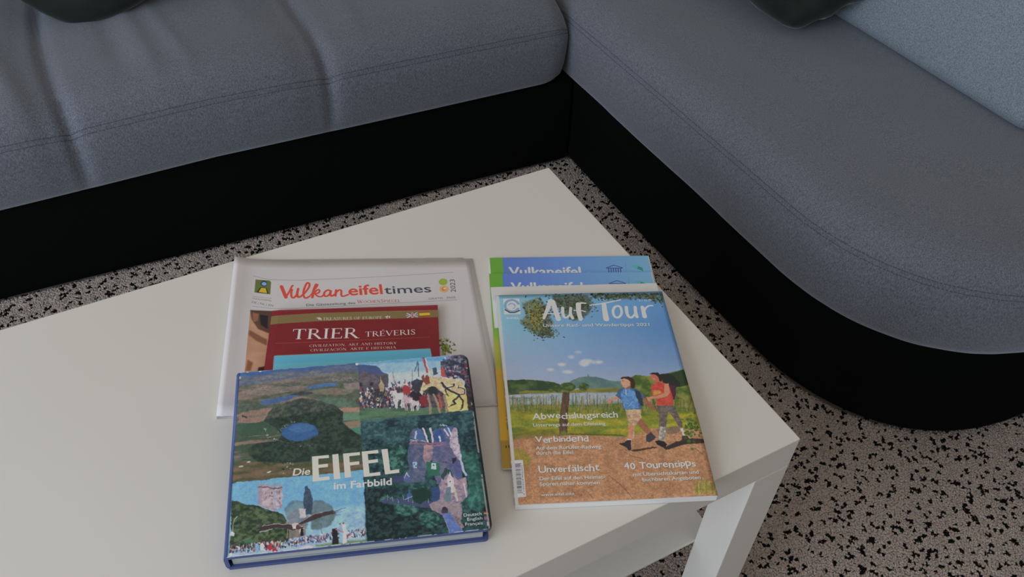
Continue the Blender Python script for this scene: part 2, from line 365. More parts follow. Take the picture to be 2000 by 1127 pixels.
# carpet pile: short tufts, the dark flecks are tufts of black yarn
def pile():
    r = np.random.RandomState(3)
    X0, X1, Y0, Y1, st = -1.65, 1.55, -0.65, 1.17, 0.0034
    xs, ys = np.meshgrid(np.arange(X0, X1, st), np.arange(Y0, Y1, st)); P = np.stack([xs.ravel(), ys.ravel()], 1) + r.uniform(-.0014, .0014, (xs.size, 2))
    under = (P[:, 0] > -.9) & (P[:, 0] < -.12) & (P[:, 1] > .10) & (P[:, 1] < .50)
    sofa = (P[:, 0] > .40) & (P[:, 1] > .42) | ((np.clip(np.abs(.80 - P[:, 0]) / .40, 0, 5)) ** 2.3 + (np.clip(.40 - P[:, 1], 0, 5) / .345) ** 2.3 < 1) & (P[:, 0] > .4)
    sofa |= P[:, 1] > 1.075 - (P[:, 0] - .384) * .0523
    left = (P[:, 1] < -.3) & (P[:, 0] < -.1)
    legs = np.zeros(len(P), bool)
    for lx, ly in ((-.875, .025), (-.025, .025), (-.875, .525), (-.025, .525)): legs |= (np.abs(P[:, 0] - lx) < .027) & (np.abs(P[:, 1] - ly) < .027)
    P = P[~(under | sofa | left | legs)]
    # fleck mask: clusters of small blobs
    cell = 0.0146; gx = np.arange(X0, X1, cell); gy = np.arange(Y0, Y1, cell); cx, cy = np.meshgrid(gx, gy)
    cen = np.stack([cx.ravel(), cy.ravel()], 1) + r.uniform(0, cell, (cx.size, 2)); cen = cen[r.rand(len(cen)) < .70]
    ext = cen + r.uniform(-.0065, .0065, cen.shape); keep = r.rand(len(ext)) < .55
    ext2 = ext + r.uniform(-.005, .005, cen.shape); keep2 = keep & (r.rand(len(ext)) < .35)
    F = np.concatenate([cen, ext[keep], ext2[keep2]]); R = np.concatenate([r.uniform(.0024, .0040, len(cen)), r.uniform(.0022, .0034, keep.sum()), r.uniform(.002, .0032, keep2.sum())])
    # raster lookup
    res = .0008; W = int((X1 - X0) / res) + 20; H = int((Y1 - Y0) / res) + 20; G = np.zeros((H, W), bool)
    for dx in range(-5, 6):
        for dy in range(-5, 6):
            ok = (dx * dx + dy * dy) * res * res <= R ** 2
            ix = np.clip(((F[ok, 0] - X0) / res).astype(int) + dx, 0, W - 1); iy = np.clip(((F[ok, 1] - Y0) / res).astype(int) + dy, 0, H - 1); G[iy, ix] = True
    dark = G[np.clip(((P[:, 1] - Y0) / res).astype(int), 0, H - 1), np.clip(((P[:, 0] - X0) / res).astype(int), 0, W - 1)]
    n = len(P); a = r.uniform(0, 2 * PI, n); rad = .0031; h = r.uniform(.0030, .0050, n); lean = r.uniform(-.0022, .0022, (n, 2))
    V = np.zeros((n, 4, 3))
    for k in range(3):
        V[:, k, 0] = P[:, 0] + rad * np.cos(a + k * 2.094); V[:, k, 1] = P[:, 1] + rad * np.sin(a + k * 2.094); V[:, k, 2] = .0008
    V[:, 3, :2] = P + lean; V[:, 3, 2] = h
    b = np.arange(n)[:, None] * 4; T = np.concatenate([b + [0, 1, 3], b + [1, 2, 3], b + [2, 0, 3]], 1).reshape(-1)
    me = bpy.data.meshes.new('carpet_pile'); me.vertices.add(n * 4); me.vertices.foreach_set('co', V.ravel())
    me.loops.add(len(T)); me.loops.foreach_set('vertex_index', T.astype(np.int32)); me.polygons.add(len(T) // 3)
    me.polygons.foreach_set('loop_start', np.arange(0, len(T), 3, dtype=np.int32)); me.update(); me.validate()
    at = me.attributes.new('tuft', 'FLOAT_COLOR', 'POINT')
    g = vnoise(200, 200, 12, 12, 5, 3); gi = g[((P[:, 1] - Y0) / (Y1 - Y0) * 199).astype(int), ((P[:, 0] - X0) / (X1 - X0) * 199).astype(int)]
    base = np.array([.55, .475, .44])[None] * (0.72 + .22 * r.rand(n)[:, None] + .25 * gi[:, None]) * (1 + r.uniform(-.05, .05, (n, 3)))
    base[dark] = np.array([.008, .009, .009])
    col = np.ones((n, 4, 4)); col[:, :, :3] = base[:, None]; col[:, :3, :3] *= .9; at.data.foreach_set('color', col.ravel().astype(np.float32))
    def nd(nt, bb):
        v = N(nt, 'ShaderNodeVertexColor', layer_name='tuft'); nt.links.new(v.outputs[0], bb.inputs['Base Color'])
    o = obj('carpet_pile', me, mat('carpet_yarn', (.3, .26, .24), .95, .05, nodes=nd)); me.shade_smooth()
    o['kind'] = 'stuff'; o['label'] = 'short taupe carpet pile flecked with black spots'; o['category'] = 'carpet'
pile()

# ------------------------------------------------------------------ corner sofa
sofa = thing('corner_sofa', 'grey melange corner sofa with chaise on a black fabric base', 'sofa', (.4, 1.1, 0))
IO = Vector((-.4, -1.1, 0))
def so(name, vs, fs, m, smooth=True):
    vs = [Vector(v) + IO for v in vs]; o = obj(name, mesh(name, vs, fs), m, sofa, smooth); return o

NX = 2.3
def chaise_path():
    """outline of the chaise and, for each point, the spine point it is drawn to"""
    P = []; Q = []; cx, cy, a, b = .80, .40, .412, .352
    for y in np.linspace(1.95, .42, 110): P.append((.388, y)); Q.append((cx, y))
    th = np.linspace(0, PI, 150)
    for t in th:
        c_, s_ = math.cos(t), math.sin(t); P.append((cx - a * math.copysign(abs(c_) ** (2 / NX), c_), cy - b * abs(s_) ** (2 / NX))); Q.append((cx, cy))
    for y in np.linspace(.42, 1.95, 60): P.append((2 * cx - .388, y)); Q.append((cx, y))
    P = np.array(P); Q = np.array(Q)
    d = np.roll(P, -1, 0) - np.roll(P, 1, 0); d[0] = P[1] - P[0]; d[-1] = P[-1] - P[-2]
    d /= np.hypot(d[:, 0], d[:, 1])[:, None] + 1e-9; n = np.stack([d[:, 1], -d[:, 0]], 1)   # outward
    if n[0, 0] > 0: n = -n
    return P, Q, n
P, Q, n = chaise_path()
def loft(prof, P, Q, n, fn=None):
    vs = []; nv = len(prof)
    for i in range(len(P)):
        for (ins, z) in prof:
            if ins >= 1:    # fraction beyond 1 = towards the spine
                f_ = ins - 1; p = P[i] - n[i] * .10; q = p * (1 - f_) + Q[i] * f_
            else: q = P[i] - n[i] * ins
            v = [q[0], q[1], z]
            if fn: v = fn(v, i, ins, z)
            vs.append(v)
    return vs, grid_faces(len(P), nv, flip=False)
cprof = [(.03, .214), (.006, .217), (-.010, .225), (-.022, .245), (-.031, .28), (-.036, .32), (-.036, .352), (-.0335, .362), (-.0335, .366), (-.033, .372), (-.026, .390), (-.014, .404), (.004, .413), (.03, .419), (.06, .422), (.09, .4235), (1.05, .424), (1.3, .427), (1.6, .429), (2.0, .43)]
wn = vnoise(320, 60, 40, 12, 11, 3)
def cfn(v, i, ins, z):
    k = wn[i % 320, int(min(59, (z - .2) * 200))] - .5
    if ins > 1: k *= max(0, 2 - ins) ** 1.5
    v[2] += k * .003 * (z > .3)
    v[0] += n[i][0] * k * .005 * (z < .40); v[1] += n[i][1] * k * .005 * (z < .40)
    return v
vs, fs = loft(cprof, P, Q, n, cfn); so('chaise_cushion', vs, fs, FAB_TOP)
bprof = [(.012, .012), (.002, .016), (-.002, .03), (.001, .12), (.000, .20), (.006, .222), (.05, .223), (1.5, .223), (2.0, .223)]
def bfn(v, i, ins, z):
    if z < .2: v[0] += n[i][0] * .004 * math.sin(i * .09); v[1] += n[i][1] * .004 * math.sin(i * .09)
    return v
vs, fs = loft(bprof, P, Q, n, bfn); so('chaise_base', vs, fs, BLACK)

# left seat: swept along s (leftwards from the inner corner), t inwards
B0 = np.array([.384, 1.060]); DS = np.array([-1.2027, .0625]); DS /= np.hypot(*DS); DT = np.array([-DS[1], DS[0]])
if DT[1] < 0: DT = -DT
def st(s, t): return B0 + DS * s + DT * t
lprof = [(.05, .0), (.012, .001), (-.006, .006), (-.018, .022), (-.026, .045), (-.031, .075), (-.033, .105), (-.032, .124), (-.0295, .130), (-.0295, .134), (-.028, .140), (-.020, .158), (-.008, .172), (.008, .182), (.03, .190)] + [(t, .192 + .006 * math.sin(min(1, t / .3) * PI / 2)) for t in np.linspace(.05, .66, 42)]
S = np.concatenate([[.0, .004, .010, .018, .028, .04, .055], np.arange(.07, 2.0, .0075)])
seams = [(.516, 1.0), (.962, 1.15), (1.41, 1.0)]
wn2 = vnoise(400, 80, 24, 30, 21, 4); wn3 = vnoise(400, 80, 5, 60, 31, 2)
vs = []
rel = lambda s: float(np.interp(s, [0, .3, .47, .73, .96, 1.14, 2], [.226, .224, .2235, .2235, .215, .210, .208]))
for si, s in enumerate(S):
    for pi, (t, dz) in enumerate(lprof):
        g = 0
        for (sc_, am) in seams:
            curve = .018 * math.exp(-((t - .5) / .25) ** 2)
            d = s - sc_ - .010 * math.sin(t * 9)
            g += am * (math.exp(-(d / .011) ** 2) * .010 + math.exp(-((d - .02) / .035) ** 2) * .006)
        # folds running back from the front edge
        wr = 0
        for (a, slope, wd, am, t0, t1) in [(.80, .10, .016, .0035, .03, .60), (.845, .06, .02, -.0035, .05, .6), (.74, .16, .014, .003, .02, .5), (.62, .05, .025, .0025, .1, .6), (1.02, .18, .018, .004, -.02, .35), (1.07, .10, .02, -.004, .0, .4), (1.12, .22, .015, .004, .02, .5), (.44, -.05, .02, .0022, .02, .4), (.25, .1, .03, .002, .0, .5)]:
            if t0 - .05 < t < t1: wr += am * math.exp(-((s - a - slope * t) / wd) ** 2) * min(1, max(0, (t - t0 + .05) / .08)) * min(1, (t1 - t) / .1)
        puff = 0
        for lo, hi in ((0, .516), (.516, .962), (.962, 1.41), (1.41, 2.0)):
            if lo <= s < hi: puff = math.sin((s - lo) / (hi - lo) * PI)
        kk = wn2[si % 400, min(79, int(max(0, t) * 110))] - .5
        k3 = wn3[si % 400, min(79, int(max(0, t + .04) * 110))] - .5
        e = max(0, 1 - s / .055); er = 1 - math.sqrt(max(0, 1 - e * e))       # rounded end against the chaise
        zt = rel(s) + dz
        top = dz > .15
        z = zt - (g + .0) * min(1, dz / .15) + (puff * .006 + kk * .004 + wr) * (1 if top else .2) * (dz > .10)
        tt = t + (g * .9 * min(1, dz / .05) if dz < .19 else 0) + (k3 * .004 if 0.01 < dz < .15 else 0)
        if dz > .1: z -= er * .06 * min(1, (dz - .1) / .08)
        x, y = st(s + .034 + (.02 * (1 - er) - .02 if False else 0) - (0 if dz < .02 else .004), tt + er * .035)
        vs.append((x, y, z))
fs = grid_faces(len(S), len(lprof), flip=True)
so('seat_cushion', vs, fs, FAB_TOP)
# end face closing the cushion against the chaise
ring = vs[:len(lprof)]; so('cushion_end', ring, [tuple(range(len(ring)))], FAB_TOP, False)
# base of the left seat
bp = [(.014, .010), (.003, .014), (-.001, .03), (.001, .12), (.004, .20), (.012, .223), (.3, .223), (.75, .223)]
Sb = np.arange(0, 2.02, .02); vb = []
for i, s in enumerate(Sb):
    for (t, z) in bp:
        x, y = st(s + .004, t + .003 * math.sin(s * 7) * (z < .2)); vb.append((x, y, min(z, rel(s) + .01) if z > .2 else z))
so('seat_base', vb, grid_faces(len(Sb), len(bp), flip=True), BLACK)

# double-stitched seam lines (thread dashes)
def dashes(name, pts, r=.00075, dash=.0042, gap=.0018):
    pts = [Vector(p) for p in pts]; out = []; fcs = []; carry = 0
    acc = [0]
    for a, b in zip(pts[:-1], pts[1:]): acc.append(acc[-1] + (b - a).length)
    def at(d):
        i = max(0, min(len(acc) - 2, int(np.searchsorted(acc, d)) - 1)); L = acc[i + 1] - acc[i]; f_ = (d - acc[i]) / L if L else 0
        return pts[i].lerp(pts[i + 1], f_)
    d = 0
    while d + dash < acc[-1]:
        a, b = at(d), at(d + dash); ax = (b - a).normalized(); u = ax.cross(Vector((0, 0, 1))).normalized(); v = ax.cross(u); k = len(out)
        for q in (a, b):
            for j in range(4): out.append(q + (u * math.cos(j * PI / 2) + v * math.sin(j * PI / 2)) * r)
        for j in range(4): fcs.append((k + j, k + (j + 1) % 4, k + 4 + (j + 1) % 4, k + 4 + j))
        fcs += [(k + 3, k + 2, k + 1, k), (k + 4, k + 5, k + 6, k + 7)]
        d += dash + gap
    return out, fcs
def stitches(lists):
    V = []; F = []
    for pts in lists:
        o_, f_ = dashes('s', pts); k = len(V); V += o_; F += [tuple(i + k for i in q) for q in f_]
    o = so('seam_stitching', V, F, THREAD, False); o['kind'] = 'stuff'; o['label'] = 'double row of dark thread stitches along the cushion edge'
nc = len(cprof)
vs_c, _ = loft(cprof, P, Q, n, cfn)
def ring_pts(vsl, nv, k, nn, cnt, out=.0003): return [vsl[i * nv + k] for i in range(cnt)]
stitches([ring_pts(vs_c, nc, 7, n, 250), ring_pts(vs_c, nc, 9, n, 250)])
nl = len(lprof)
stitches([[vs[i * nl + 8] for i in range(len(S))], [vs[i * nl + 10] for i in range(len(S))]])

def pillow_mesh(name, w_, h_, th, seed=1, pinch=.07, q=.2, rnd_=4.0, nu=40, nv=40, wrinkle=.004, fold=None):
    """soft cushion in its own plane: x right, y up, z thickness"""
    V = []; nz = vnoise(nu + 1, nv + 1, 9, 9, seed, 4)
    for side in (1, -1):
        for i in range(nu + 1):
            for j in range(nv + 1):
                a = -1 + 2 * i / nu; b = -1 + 2 * j / nv
                # denser rows at the rim
                a = math.sin(a * PI / 2); b = math.sin(b * PI / 2)
                k = max(0, (1 - abs(a) ** rnd_)) ** .5 * max(0, (1 - abs(b) ** rnd_)) ** .5
                x = a * w_ / 2 * (1 - pinch * (1 - b * b)) * math.sqrt(1 - q * b * b); y = b * h_ / 2 * (1 - pinch * (1 - a * a)) * math.sqrt(1 - q * a * a)
                z = side * th / 2 * k ** .8 + (nz[i, j] - .5) * wrinkle * 2 * min(1, k * 2)
                if fold: z += fold(a, b) * min(1, k * 3) * side
                V.append((x, y, z))
    m = (nu + 1) * (nv + 1)
    F = grid_faces(nu + 1, nv + 1) + grid_faces(nu + 1, nv + 1, off=m, flip=True)
    me = mesh(name, V, F)
    bm = bmesh.new(); bm.from_mesh(me); bmesh.ops.remove_doubles(bm, verts=bm.verts, dist=1e-5); bm.to_mesh(me); bm.free(); return me
def placed(o, origin, xdir, ydir):
    x = Vector(xdir).normalized(); z = x.cross(Vector(ydir)).normalized(); y = z.cross(x)
    M = Matrix((x, y, z)).transposed().to_4x4(); M.translation = Vector(origin); o.matrix_world = M; return o

# back cushion standing on the chaise: front face leans away
def back_cushion(name, p0, p1, depth, h_, lean, m, zb=.427, seed=4, parent=sofa):
    """p0,p1: ends of the lower front edge (xy); front face leans back by lean"""
    p0 = np.array(p0); p1 = np.array(p1); d = p1 - p0; L = np.hypot(*d); d = d / L; nn = np.array([-d[1], d[0]])   # depth direction, left of p0->p1
    nu, nv = 60, 26; V = []; nz = vnoise(nu + 1, 80, 14, 14, seed, 3)
    prof = []
    r = .035
    for a in np.linspace(-90, 0, 6): prof.append((r - r * math.cos(math.radians(a)), r + r * math.sin(math.radians(a))))
    for k in np.linspace(.1, .9, 10): prof.append((-.012 * math.sin(k * PI), r + k * (h_ - 2 * r)))
    for a in np.linspace(0, 90, 6): prof.append((r - r * math.cos(math.radians(a)), h_ - r + r * math.sin(math.radians(a))))
    for a in np.linspace(90, 180, 6): prof.append((depth - r - r * math.cos(math.radians(a)), h_ - r + r * math.sin(math.radians(a))))
    for a in np.linspace(180, 270, 6): prof.append((depth - r - r * math.cos(math.radians(a)), r + r * math.sin(math.radians(a))))
    ss = np.concatenate([[0, .003, .01, .02, .035], np.linspace(.05, L - .05, nu - 9), [L - .035, L - .02, L - .01, L - .003, L]])
    for i, s in enumerate(ss):
        e = max(0, 1 - min(s, L - s) / .035); k = 1 - .9 * (1 - math.sqrt(max(0, 1 - e * e)))
        for j, (o_, z) in enumerate(prof):
            oo = depth / 2 + (o_ - depth / 2) * (.55 + .45 * k); zz = h_ / 2 + (z - h_ / 2) * (.86 + .14 * k)
            oo += (nz[i, j] - .5) * .006
            q = p0 + d * s + nn * (oo + zz * lean); V.append((q[0], q[1], zb + zz))
    np_ = len(prof); F = grid_faces(len(ss), np_)
    for i in range(len(ss) - 1): F.append((i * np_ + np_ - 1, (i + 1) * np_ + np_ - 1, (i + 1) * np_, i * np_))
    F.append(tuple(range(np_))[::-1]); F.append(tuple((len(ss) - 1) * np_ + k for k in range(np_)))
    V = [Vector(v) + IO for v in V]; me = mesh(name, V, F)
    bm = bmesh.new(); bm.from_mesh(me); bmesh.ops.recalc_face_normals(bm, faces=bm.faces); bm.to_mesh(me); bm.free()
    return obj(name, me, m, parent, True)
back_cushion('back_cushion', (.752, 1.25), (.764, .300), .19, .42, .30, FAB_BACK)['label'] = 'light blue grey cushion leaning along the chaise'
back_cushion('back_cushion', (-1.55, 1.745), (-.62, 1.695), .17, .42, .30, FAB_BACK, zb=.42)
back_cushion('back_cushion', (-.61, 1.695), (.34, 1.645), .17, .42, .30, FAB_BACK, zb=.42)
def sbox(name, x0, x1, y0, y1, z0, z1, m, bev=.03):
    o = box(name, x0 - .4, x1 - .4, y0 - 1.1, y1 - 1.1, z0, z1, m, sofa, bev); o.data.shade_smooth(); return o
sbox('backrest', 1.02, 1.22, .42, 2.15, .224, .80, BLACK)
sbox('backrest', -1.62, 1.0, 1.98, 2.15, .02, .80, BLACK)

# velvet cushions lying against the back cushions
pr = obj('throw_cushion', pillow_mesh('throw_cushion', .42, .42, .14, 5, .03, .30, 5, wrinkle=.020,
        fold=lambda a, b: .009 * math.sin(11 * a + 5 * b) * math.exp(-((a + b + 1.3) / .6) ** 2) + .007 * math.sin(18 * b - 6 * a) * math.exp(-((a + b + 1.3) / .7) ** 2)), VELVET, None, True)
pr['label'] = 'dark green velvet cushion leaning on the light back cushion of the chaise'; pr['category'] = 'cushion'; pr['group'] = 'dark velvet cushions on the sofa'
PX = Vector((-.02, .93, .25)); PY = Vector((.75, -.25, .45)); c0 = Vector((.614, .736, .430))
placed(pr, c0 + PX.normalized() * .205 + PY.normalized() * .20 + Vector((-.0, 0, .012)), PX, PY)
pl = obj('throw_cushion', pillow_mesh('throw_cushion', .40, .40, .14, 9, .0, .40, 3.2, wrinkle=.006), VELVET, None, True)
pl['label'] = 'nearly black velvet cushion at the left of the long seat'; pl['category'] = 'cushion'; pl['group'] = 'dark velvet cushions on the sofa'
placed(pl, Vector((-.478, 1.425, .600)), (.80, -.02, .52), (-.42, .50, .75))

# ------------------------------------------------------------------ coffee table
tb = thing('coffee_table', 'white square-legged coffee table carrying the books and magazines', 'table', (-.45, .275, 0))
def tbox(name, x0, x1, y0, y1, z0, z1, bev=.0012): return box(name, x0 + .45, x1 + .45, y0 - .275, y1 - .275, z0, z1, WHITE, tb, bev)
tbox('tabletop', -.90, 0, 0, .55, .40, .45, .0012)
for lx in (-.90, -.05):
    for ly in (0, .50): tbox('leg', lx, lx + .05, ly, ly + .05, 0, .3998)
tbox('shelf', -.88, -.020, .050, .50, .193, .199, .0008)

# ------------------------------------------------------------------ printed matter
def rect_xy(x, y, a, w_, h_, anchor='bl'):
    u = np.array([math.cos(a), math.sin(a)]); v = np.array([-u[1], u[0]]); o = np.array([x, y])
    if anchor == 'tl': o = o - v * h_
    return [o + v * h_, o + u * w_ + v * h_, o + u * w_, o]     # TL TR BR BL

def slab(name, cor, zb, th, mats, parent, org, nu=12, nv=12, rr=0, smooth=False, inset=(0, 0, 0, 0)):
    """bent slab over the quad cor (TL,TR,BR,BL); zb(u,v) underside, th(u,v) thickness; u right, v down. mats=(top, side)"""
    TL, TR, BR, BL = [np.array(c) for c in cor]; W = np.hypot(*(TR - TL)); Hh = np.hypot(*(BL - TL))
    us = np.linspace(0, 1, nu + 1); vv = np.linspace(0, 1, nv + 1)
    if rr: vv = np.unique(np.concatenate([vv, [k * rr / Hh for k in (.05, .15, .3, .5, .75, 1)], [1 - k * rr / Hh for k in (.05, .15, .3, .5, .75, 1)]])); 
    nU, nV = len(us), len(vv); T = []; Bt = []; UV = []
    l, r_, t, b = inset
    for u in us:
        for v in vv:
            um = 1
            if rr:
                dv = min(v, 1 - v) * Hh
                if dv < rr: um = 1 - (rr - math.sqrt(max(0, rr * rr - (rr - dv) ** 2))) / W
            uu = l / W + u * (um - (l + r_) / W); v2 = t / Hh + v * (1 - (t + b) / Hh)
            p = (TL * (1 - uu) + TR * uu) * (1 - v2) + (BL * (1 - uu) + BR * uu) * v2
            z = zb(uu, v2); T.append((p[0], p[1], z + th(uu, v2))); Bt.append((p[0], p[1], z)); UV.append((uu, 1 - v2))
    m = nU * nV; F = grid_faces(nU, nV, flip=True) + grid_faces(nU, nV, off=m); mi = [0] * ((nU - 1) * (nV - 1)) + [1] * ((nU - 1) * (nV - 1))
    for i in range(nU - 1):
        for (a, b_) in (((i) * nV, (i + 1) * nV), ((i + 1) * nV + nV - 1, i * nV + nV - 1)):
            F.append((a, b_, b_ + m, a + m)); mi.append(1)
    for j in range(nV - 1):
        for (a, b_) in ((j + 1, j), ((nU - 1) * nV + j, (nU - 1) * nV + j + 1)):
            F.append((a, b_, b_ + m, a + m)); mi.append(1)
    V = [tuple(np.array(q) - np.array(org)) for q in T + Bt]
    me = mesh(name, V, F, UV + UV, mi)
    bm = bmesh.new(); bm.from_mesh(me); bmesh.ops.recalc_face_normals(bm, faces=bm.faces); bm.to_mesh(me); bm.free()
    if smooth: me.shade_smooth()
    return obj(name, me, list(mats), parent)
def c3(cor, zs): return [(c[0], c[1], z) for c, z in zip(cor, zs)]
K = lambda c: (lambda u, v: c)

# ---- 1 newspaper ----
NC = rect_xy(-.5577, .3084, -.3900, .2985, .2430)
NC = [np.array((-.468, .5465)), np.array((-.1985, .4165)), np.array((-.2775, .1905)), np.array((-.5575, .3110))]
def nz_(u, v): # the left margin bows up, the top edge is slightly wavy
    return .0052 * math.exp(-(u / .045) ** 2) * (1 - .55 * v) - .0003 + .0022 * math.exp(-((u - .04) / .10) ** 2) * math.exp(-v / .5) + .0005 * math.sin(u * 14) * math.exp(-v / .12)
cn = Canvas('newspaper_front', c3(NC, [.4535] * 4), 1100, 900, (166, 162, 164))
cn.a *= (1 + .02 * (vnoise(900, 1100, 300, 300, 2, 2) - .5))[..., None]
z1 = lambda x, y: (450 + x * .24, 510 + y * .24)
G1 = (95, 90, 92)
cn.line([z1(195, 120), z1(330, 146), z1(600, 146), z1(1100, 128), z1(1820, 84)], .7, G1, alpha=.8)
cn.line([z1(190, 360), z1(350, 376), z1(500, 376), z1(1100, 346), z1(1850, 305)], .7, G1, alpha=.8)
cn.poly([z1(*p) for p in [(215, 148), (330, 152), (345, 165), (338, 262), (205, 250), (210, 200)]], (88, 100, 50))
cn.poly([z1(*p) for p in [(222, 250), (255, 208), (305, 210), (325, 258)]], (45, 50, 35))
cn.poly([z1(*p) for p in [(240, 246), (262, 212), (300, 214), (312, 254)]], (196, 150, 40))
cn.ell(z1(285, 178), 7, 5.5, (40, 60, 95)); cn.ell(z1(287, 180), 5, 3.2, (110, 145, 195))
cn.text('GESUNDLAND', z1(190, 286), z1(350, 298), 2.2, (120, 118, 110), bold=.0)
cn.text('VULKANEIFEL', z1(185, 302), z1(352, 318), 2.6, (90, 92, 98), bold=.01)
cn.text('DE | NL | EN', z1(178, 334), z1(360, 360), 4.6, (95, 92, 98))
OR = (190, 62, 48)
def sk(pts, wd, col=OR): cn.line([z1(*p) for p in smooth(pts)], wd * .24, col)
for k in (0,):
    sk([(432, 197), (448, 235), (470, 285)], 24); sk([(470, 283), (500, 235), (520, 195), (528, 190)], 14)
    sk([(520, 222), (514, 250), (518, 280), (535, 288), (555, 270), (566, 245)], 15); sk([(572, 215), (564, 255), (570, 280), (590, 280)], 17)
    sk([(590, 280), (630, 245), (662, 200), (664, 175), (648, 168), (630, 195), (616, 240), (618, 275), (636, 290), (665, 278)], 15)
    sk([(720, 180), (700, 230), (690, 285)], 18); sk([(665, 278), (700, 235), (730, 195), (735, 180), (720, 180)], 9); sk([(700, 250), (735, 222), (750, 232), (738, 250), (712, 252), (735, 275), (765, 278), (785, 262)], 13)
    sk([(840, 232), (815, 226), (790, 245), (788, 268), (805, 276), (830, 262), (842, 232), (838, 262), (850, 274), (870, 262)], 15)
    sk([(885, 226), (880, 272)], 16); sk([(882, 250), (905, 228), (925, 228), (928, 250), (928, 268), (945, 276), (985, 262)], 14)
cn.text('eifel', z1(985, 269), z1(1262, 257), 23.5, OR, bold=.03)
cn.text('times', z1(1280, 257), z1(1650, 242), 18.5, (62, 64, 72), bold=.012)
cn.text('Die Gästezeitung des', z1(637, 356), z1(1042, 338), 5.6, (72, 72, 78), bold=.008)
cn.text('WochenSpiegel', z1(1058, 332), z1(1408, 322), 7.6, (150, 60, 66), serif=True)
cn.ell(z1(1742, 160), 8.4, 6.3, (128, 150, 50)); cn.ell(z1(1750, 217), 9.0, 6.8, (205, 140, 95)); cn.ell(z1(1748, 217), 4.5, 3.6, (190, 110, 60)); cn.ell(z1(1755, 213), 2.6, 1.8, (215, 190, 160))
cn.text('2023', z1(1842, 245), z1(1832, 142), 8.0, (70, 70, 74), bold=.0)
cn.text('GRATIS · FREE', z1(1628, 304), z1(1842, 292), 4.4, (95, 93, 96), bold=.0)
# front page photograph
fl = vnoise(900, 1100, 120, 60, 8, 5)
cn.poly([(491, 604), (530, 610), (900, 585), (905, 700), (980, 860), (470, 870)], (168, 165, 166))
cn.poly([(491, 604), (524, 608), (700, 604), (790, 606), (800, 900), (462, 900), (478, 745)], (140, 100, 75), tex=((176, 132, 104), fl))
cn.poly([(491, 604), (600, 606), (600, 640), (528, 648), (507, 640), (494, 622)], (62, 48, 44), soft=3, tex=((98, 66, 52), fl))
cn.poly([(495, 608), (509, 611), (506, 624), (497, 628)], (128, 84, 62), soft=3); cn.poly([(510, 612), (527, 614), (526, 640), (512, 632)], (42, 36, 40), soft=3)
cn.poly([(489, 642), (514, 655), (525, 660), (525, 672), (505, 664), (488, 652)], (112, 74, 54), soft=4)
cn.poly([(508, 715), (527, 712), (527, 728), (505, 728)], (52, 34, 30), soft=3)
cn.poly([(486, 700), (497, 706), (492, 722), (482, 722)], (120, 74, 52), soft=4)
cn.line([(640, 607), (672, 605), (700, 603), (757, 602)], 2.2, (150, 140, 90)); cn.line([(650, 604), (700, 606)], 1.2, (170, 160, 120))
rg = random.Random(4)
for i in range(90):
    a = rg.uniform(0, 6.28); d = rg.random() ** .7; x = 872 + math.cos(a) * 22 * d; y = 675 + math.sin(a) * 17 * d
    cn.ell((x, y), rg.uniform(1.2, 3.6), rg.uniform(.8, 1.8), rg.choice([(82, 96, 40), (118, 128, 48), (70, 80, 45), (135, 140, 70)]), rot=rg.uniform(-60, 60), alpha=.85)
NEWS = print_mat('newsprint_front', cn, .8, .12)
news = thing('newspaper', 'folded white newspaper with red script title, lying under the books', 'newspaper', (-.375, .365, .45))
ORG = (-.375, .365, .45)
def shift(cor, du, dv, rot=0):
    c_ = sum(cor) / 4; R_ = np.array([[math.cos(rot), -math.sin(rot)], [math.sin(rot), math.cos(rot)]]); return [R_ @ (p - c_) + c_ + np.array([du, dv]) for p in cor]
for i, (du, dv, ro, w_) in enumerate([(.0065, .002, .006, .2), (.004, -.001, -.004, .35), (.0015, .0032, .010, .5), (.003, -.0005, .002, .8)]):
    cc = shift(NC, du, dv, ro)
    if i == 2: cc[1] = cc[1] + np.array([-.006, .004])
    slab('inner_sheet', cc, (lambda i, w_: lambda u, v: .4502 + i * .00045 + max(0, nz_(u, v)) * w_)(i, w_), K(.0004), (PAPER, PAPER), news, ORG, 30, 12, smooth=True)
slab('front_page', NC, lambda u, v: .4521 + nz_(u, v) + .0003, K(.0003), (NEWS, PAPER), news, ORG, 46, 16, smooth=True)
# folded lower edge
def tube(name, pts, r, m, parent, org, seg=8):
    V = []; F = []; pts = [Vector(p) for p in pts]
    for i, p in enumerate(pts):
        d = (pts[min(i + 1, len(pts) - 1)] - pts[max(0, i - 1)]).normalized(); u = d.cross(Vector((0, 0, 1))).normalized(); v = d.cross(u)
        for k in range(seg): V.append(p + (u * math.cos(k * 2 * PI / seg) + v * math.sin(k * 2 * PI / seg)) * r - Vector(org))
    for i in range(len(pts) - 1):
        for k in range(seg): F.append((i * seg + k, i * seg + (k + 1) % seg, (i + 1) * seg + (k + 1) % seg, (i + 1) * seg + k))
    F.append(tuple(range(seg))); F.append(tuple((len(pts) - 1) * seg + k for k in range(seg))[::-1])
    return obj(name, mesh(name, V, F), m, parent, True)
tube('fold', [(*(NC[3] * (1 - t) + NC[2] * t), .4514) for t in np.linspace(0, 1, 12)], .0012, PAPER, news, ORG)

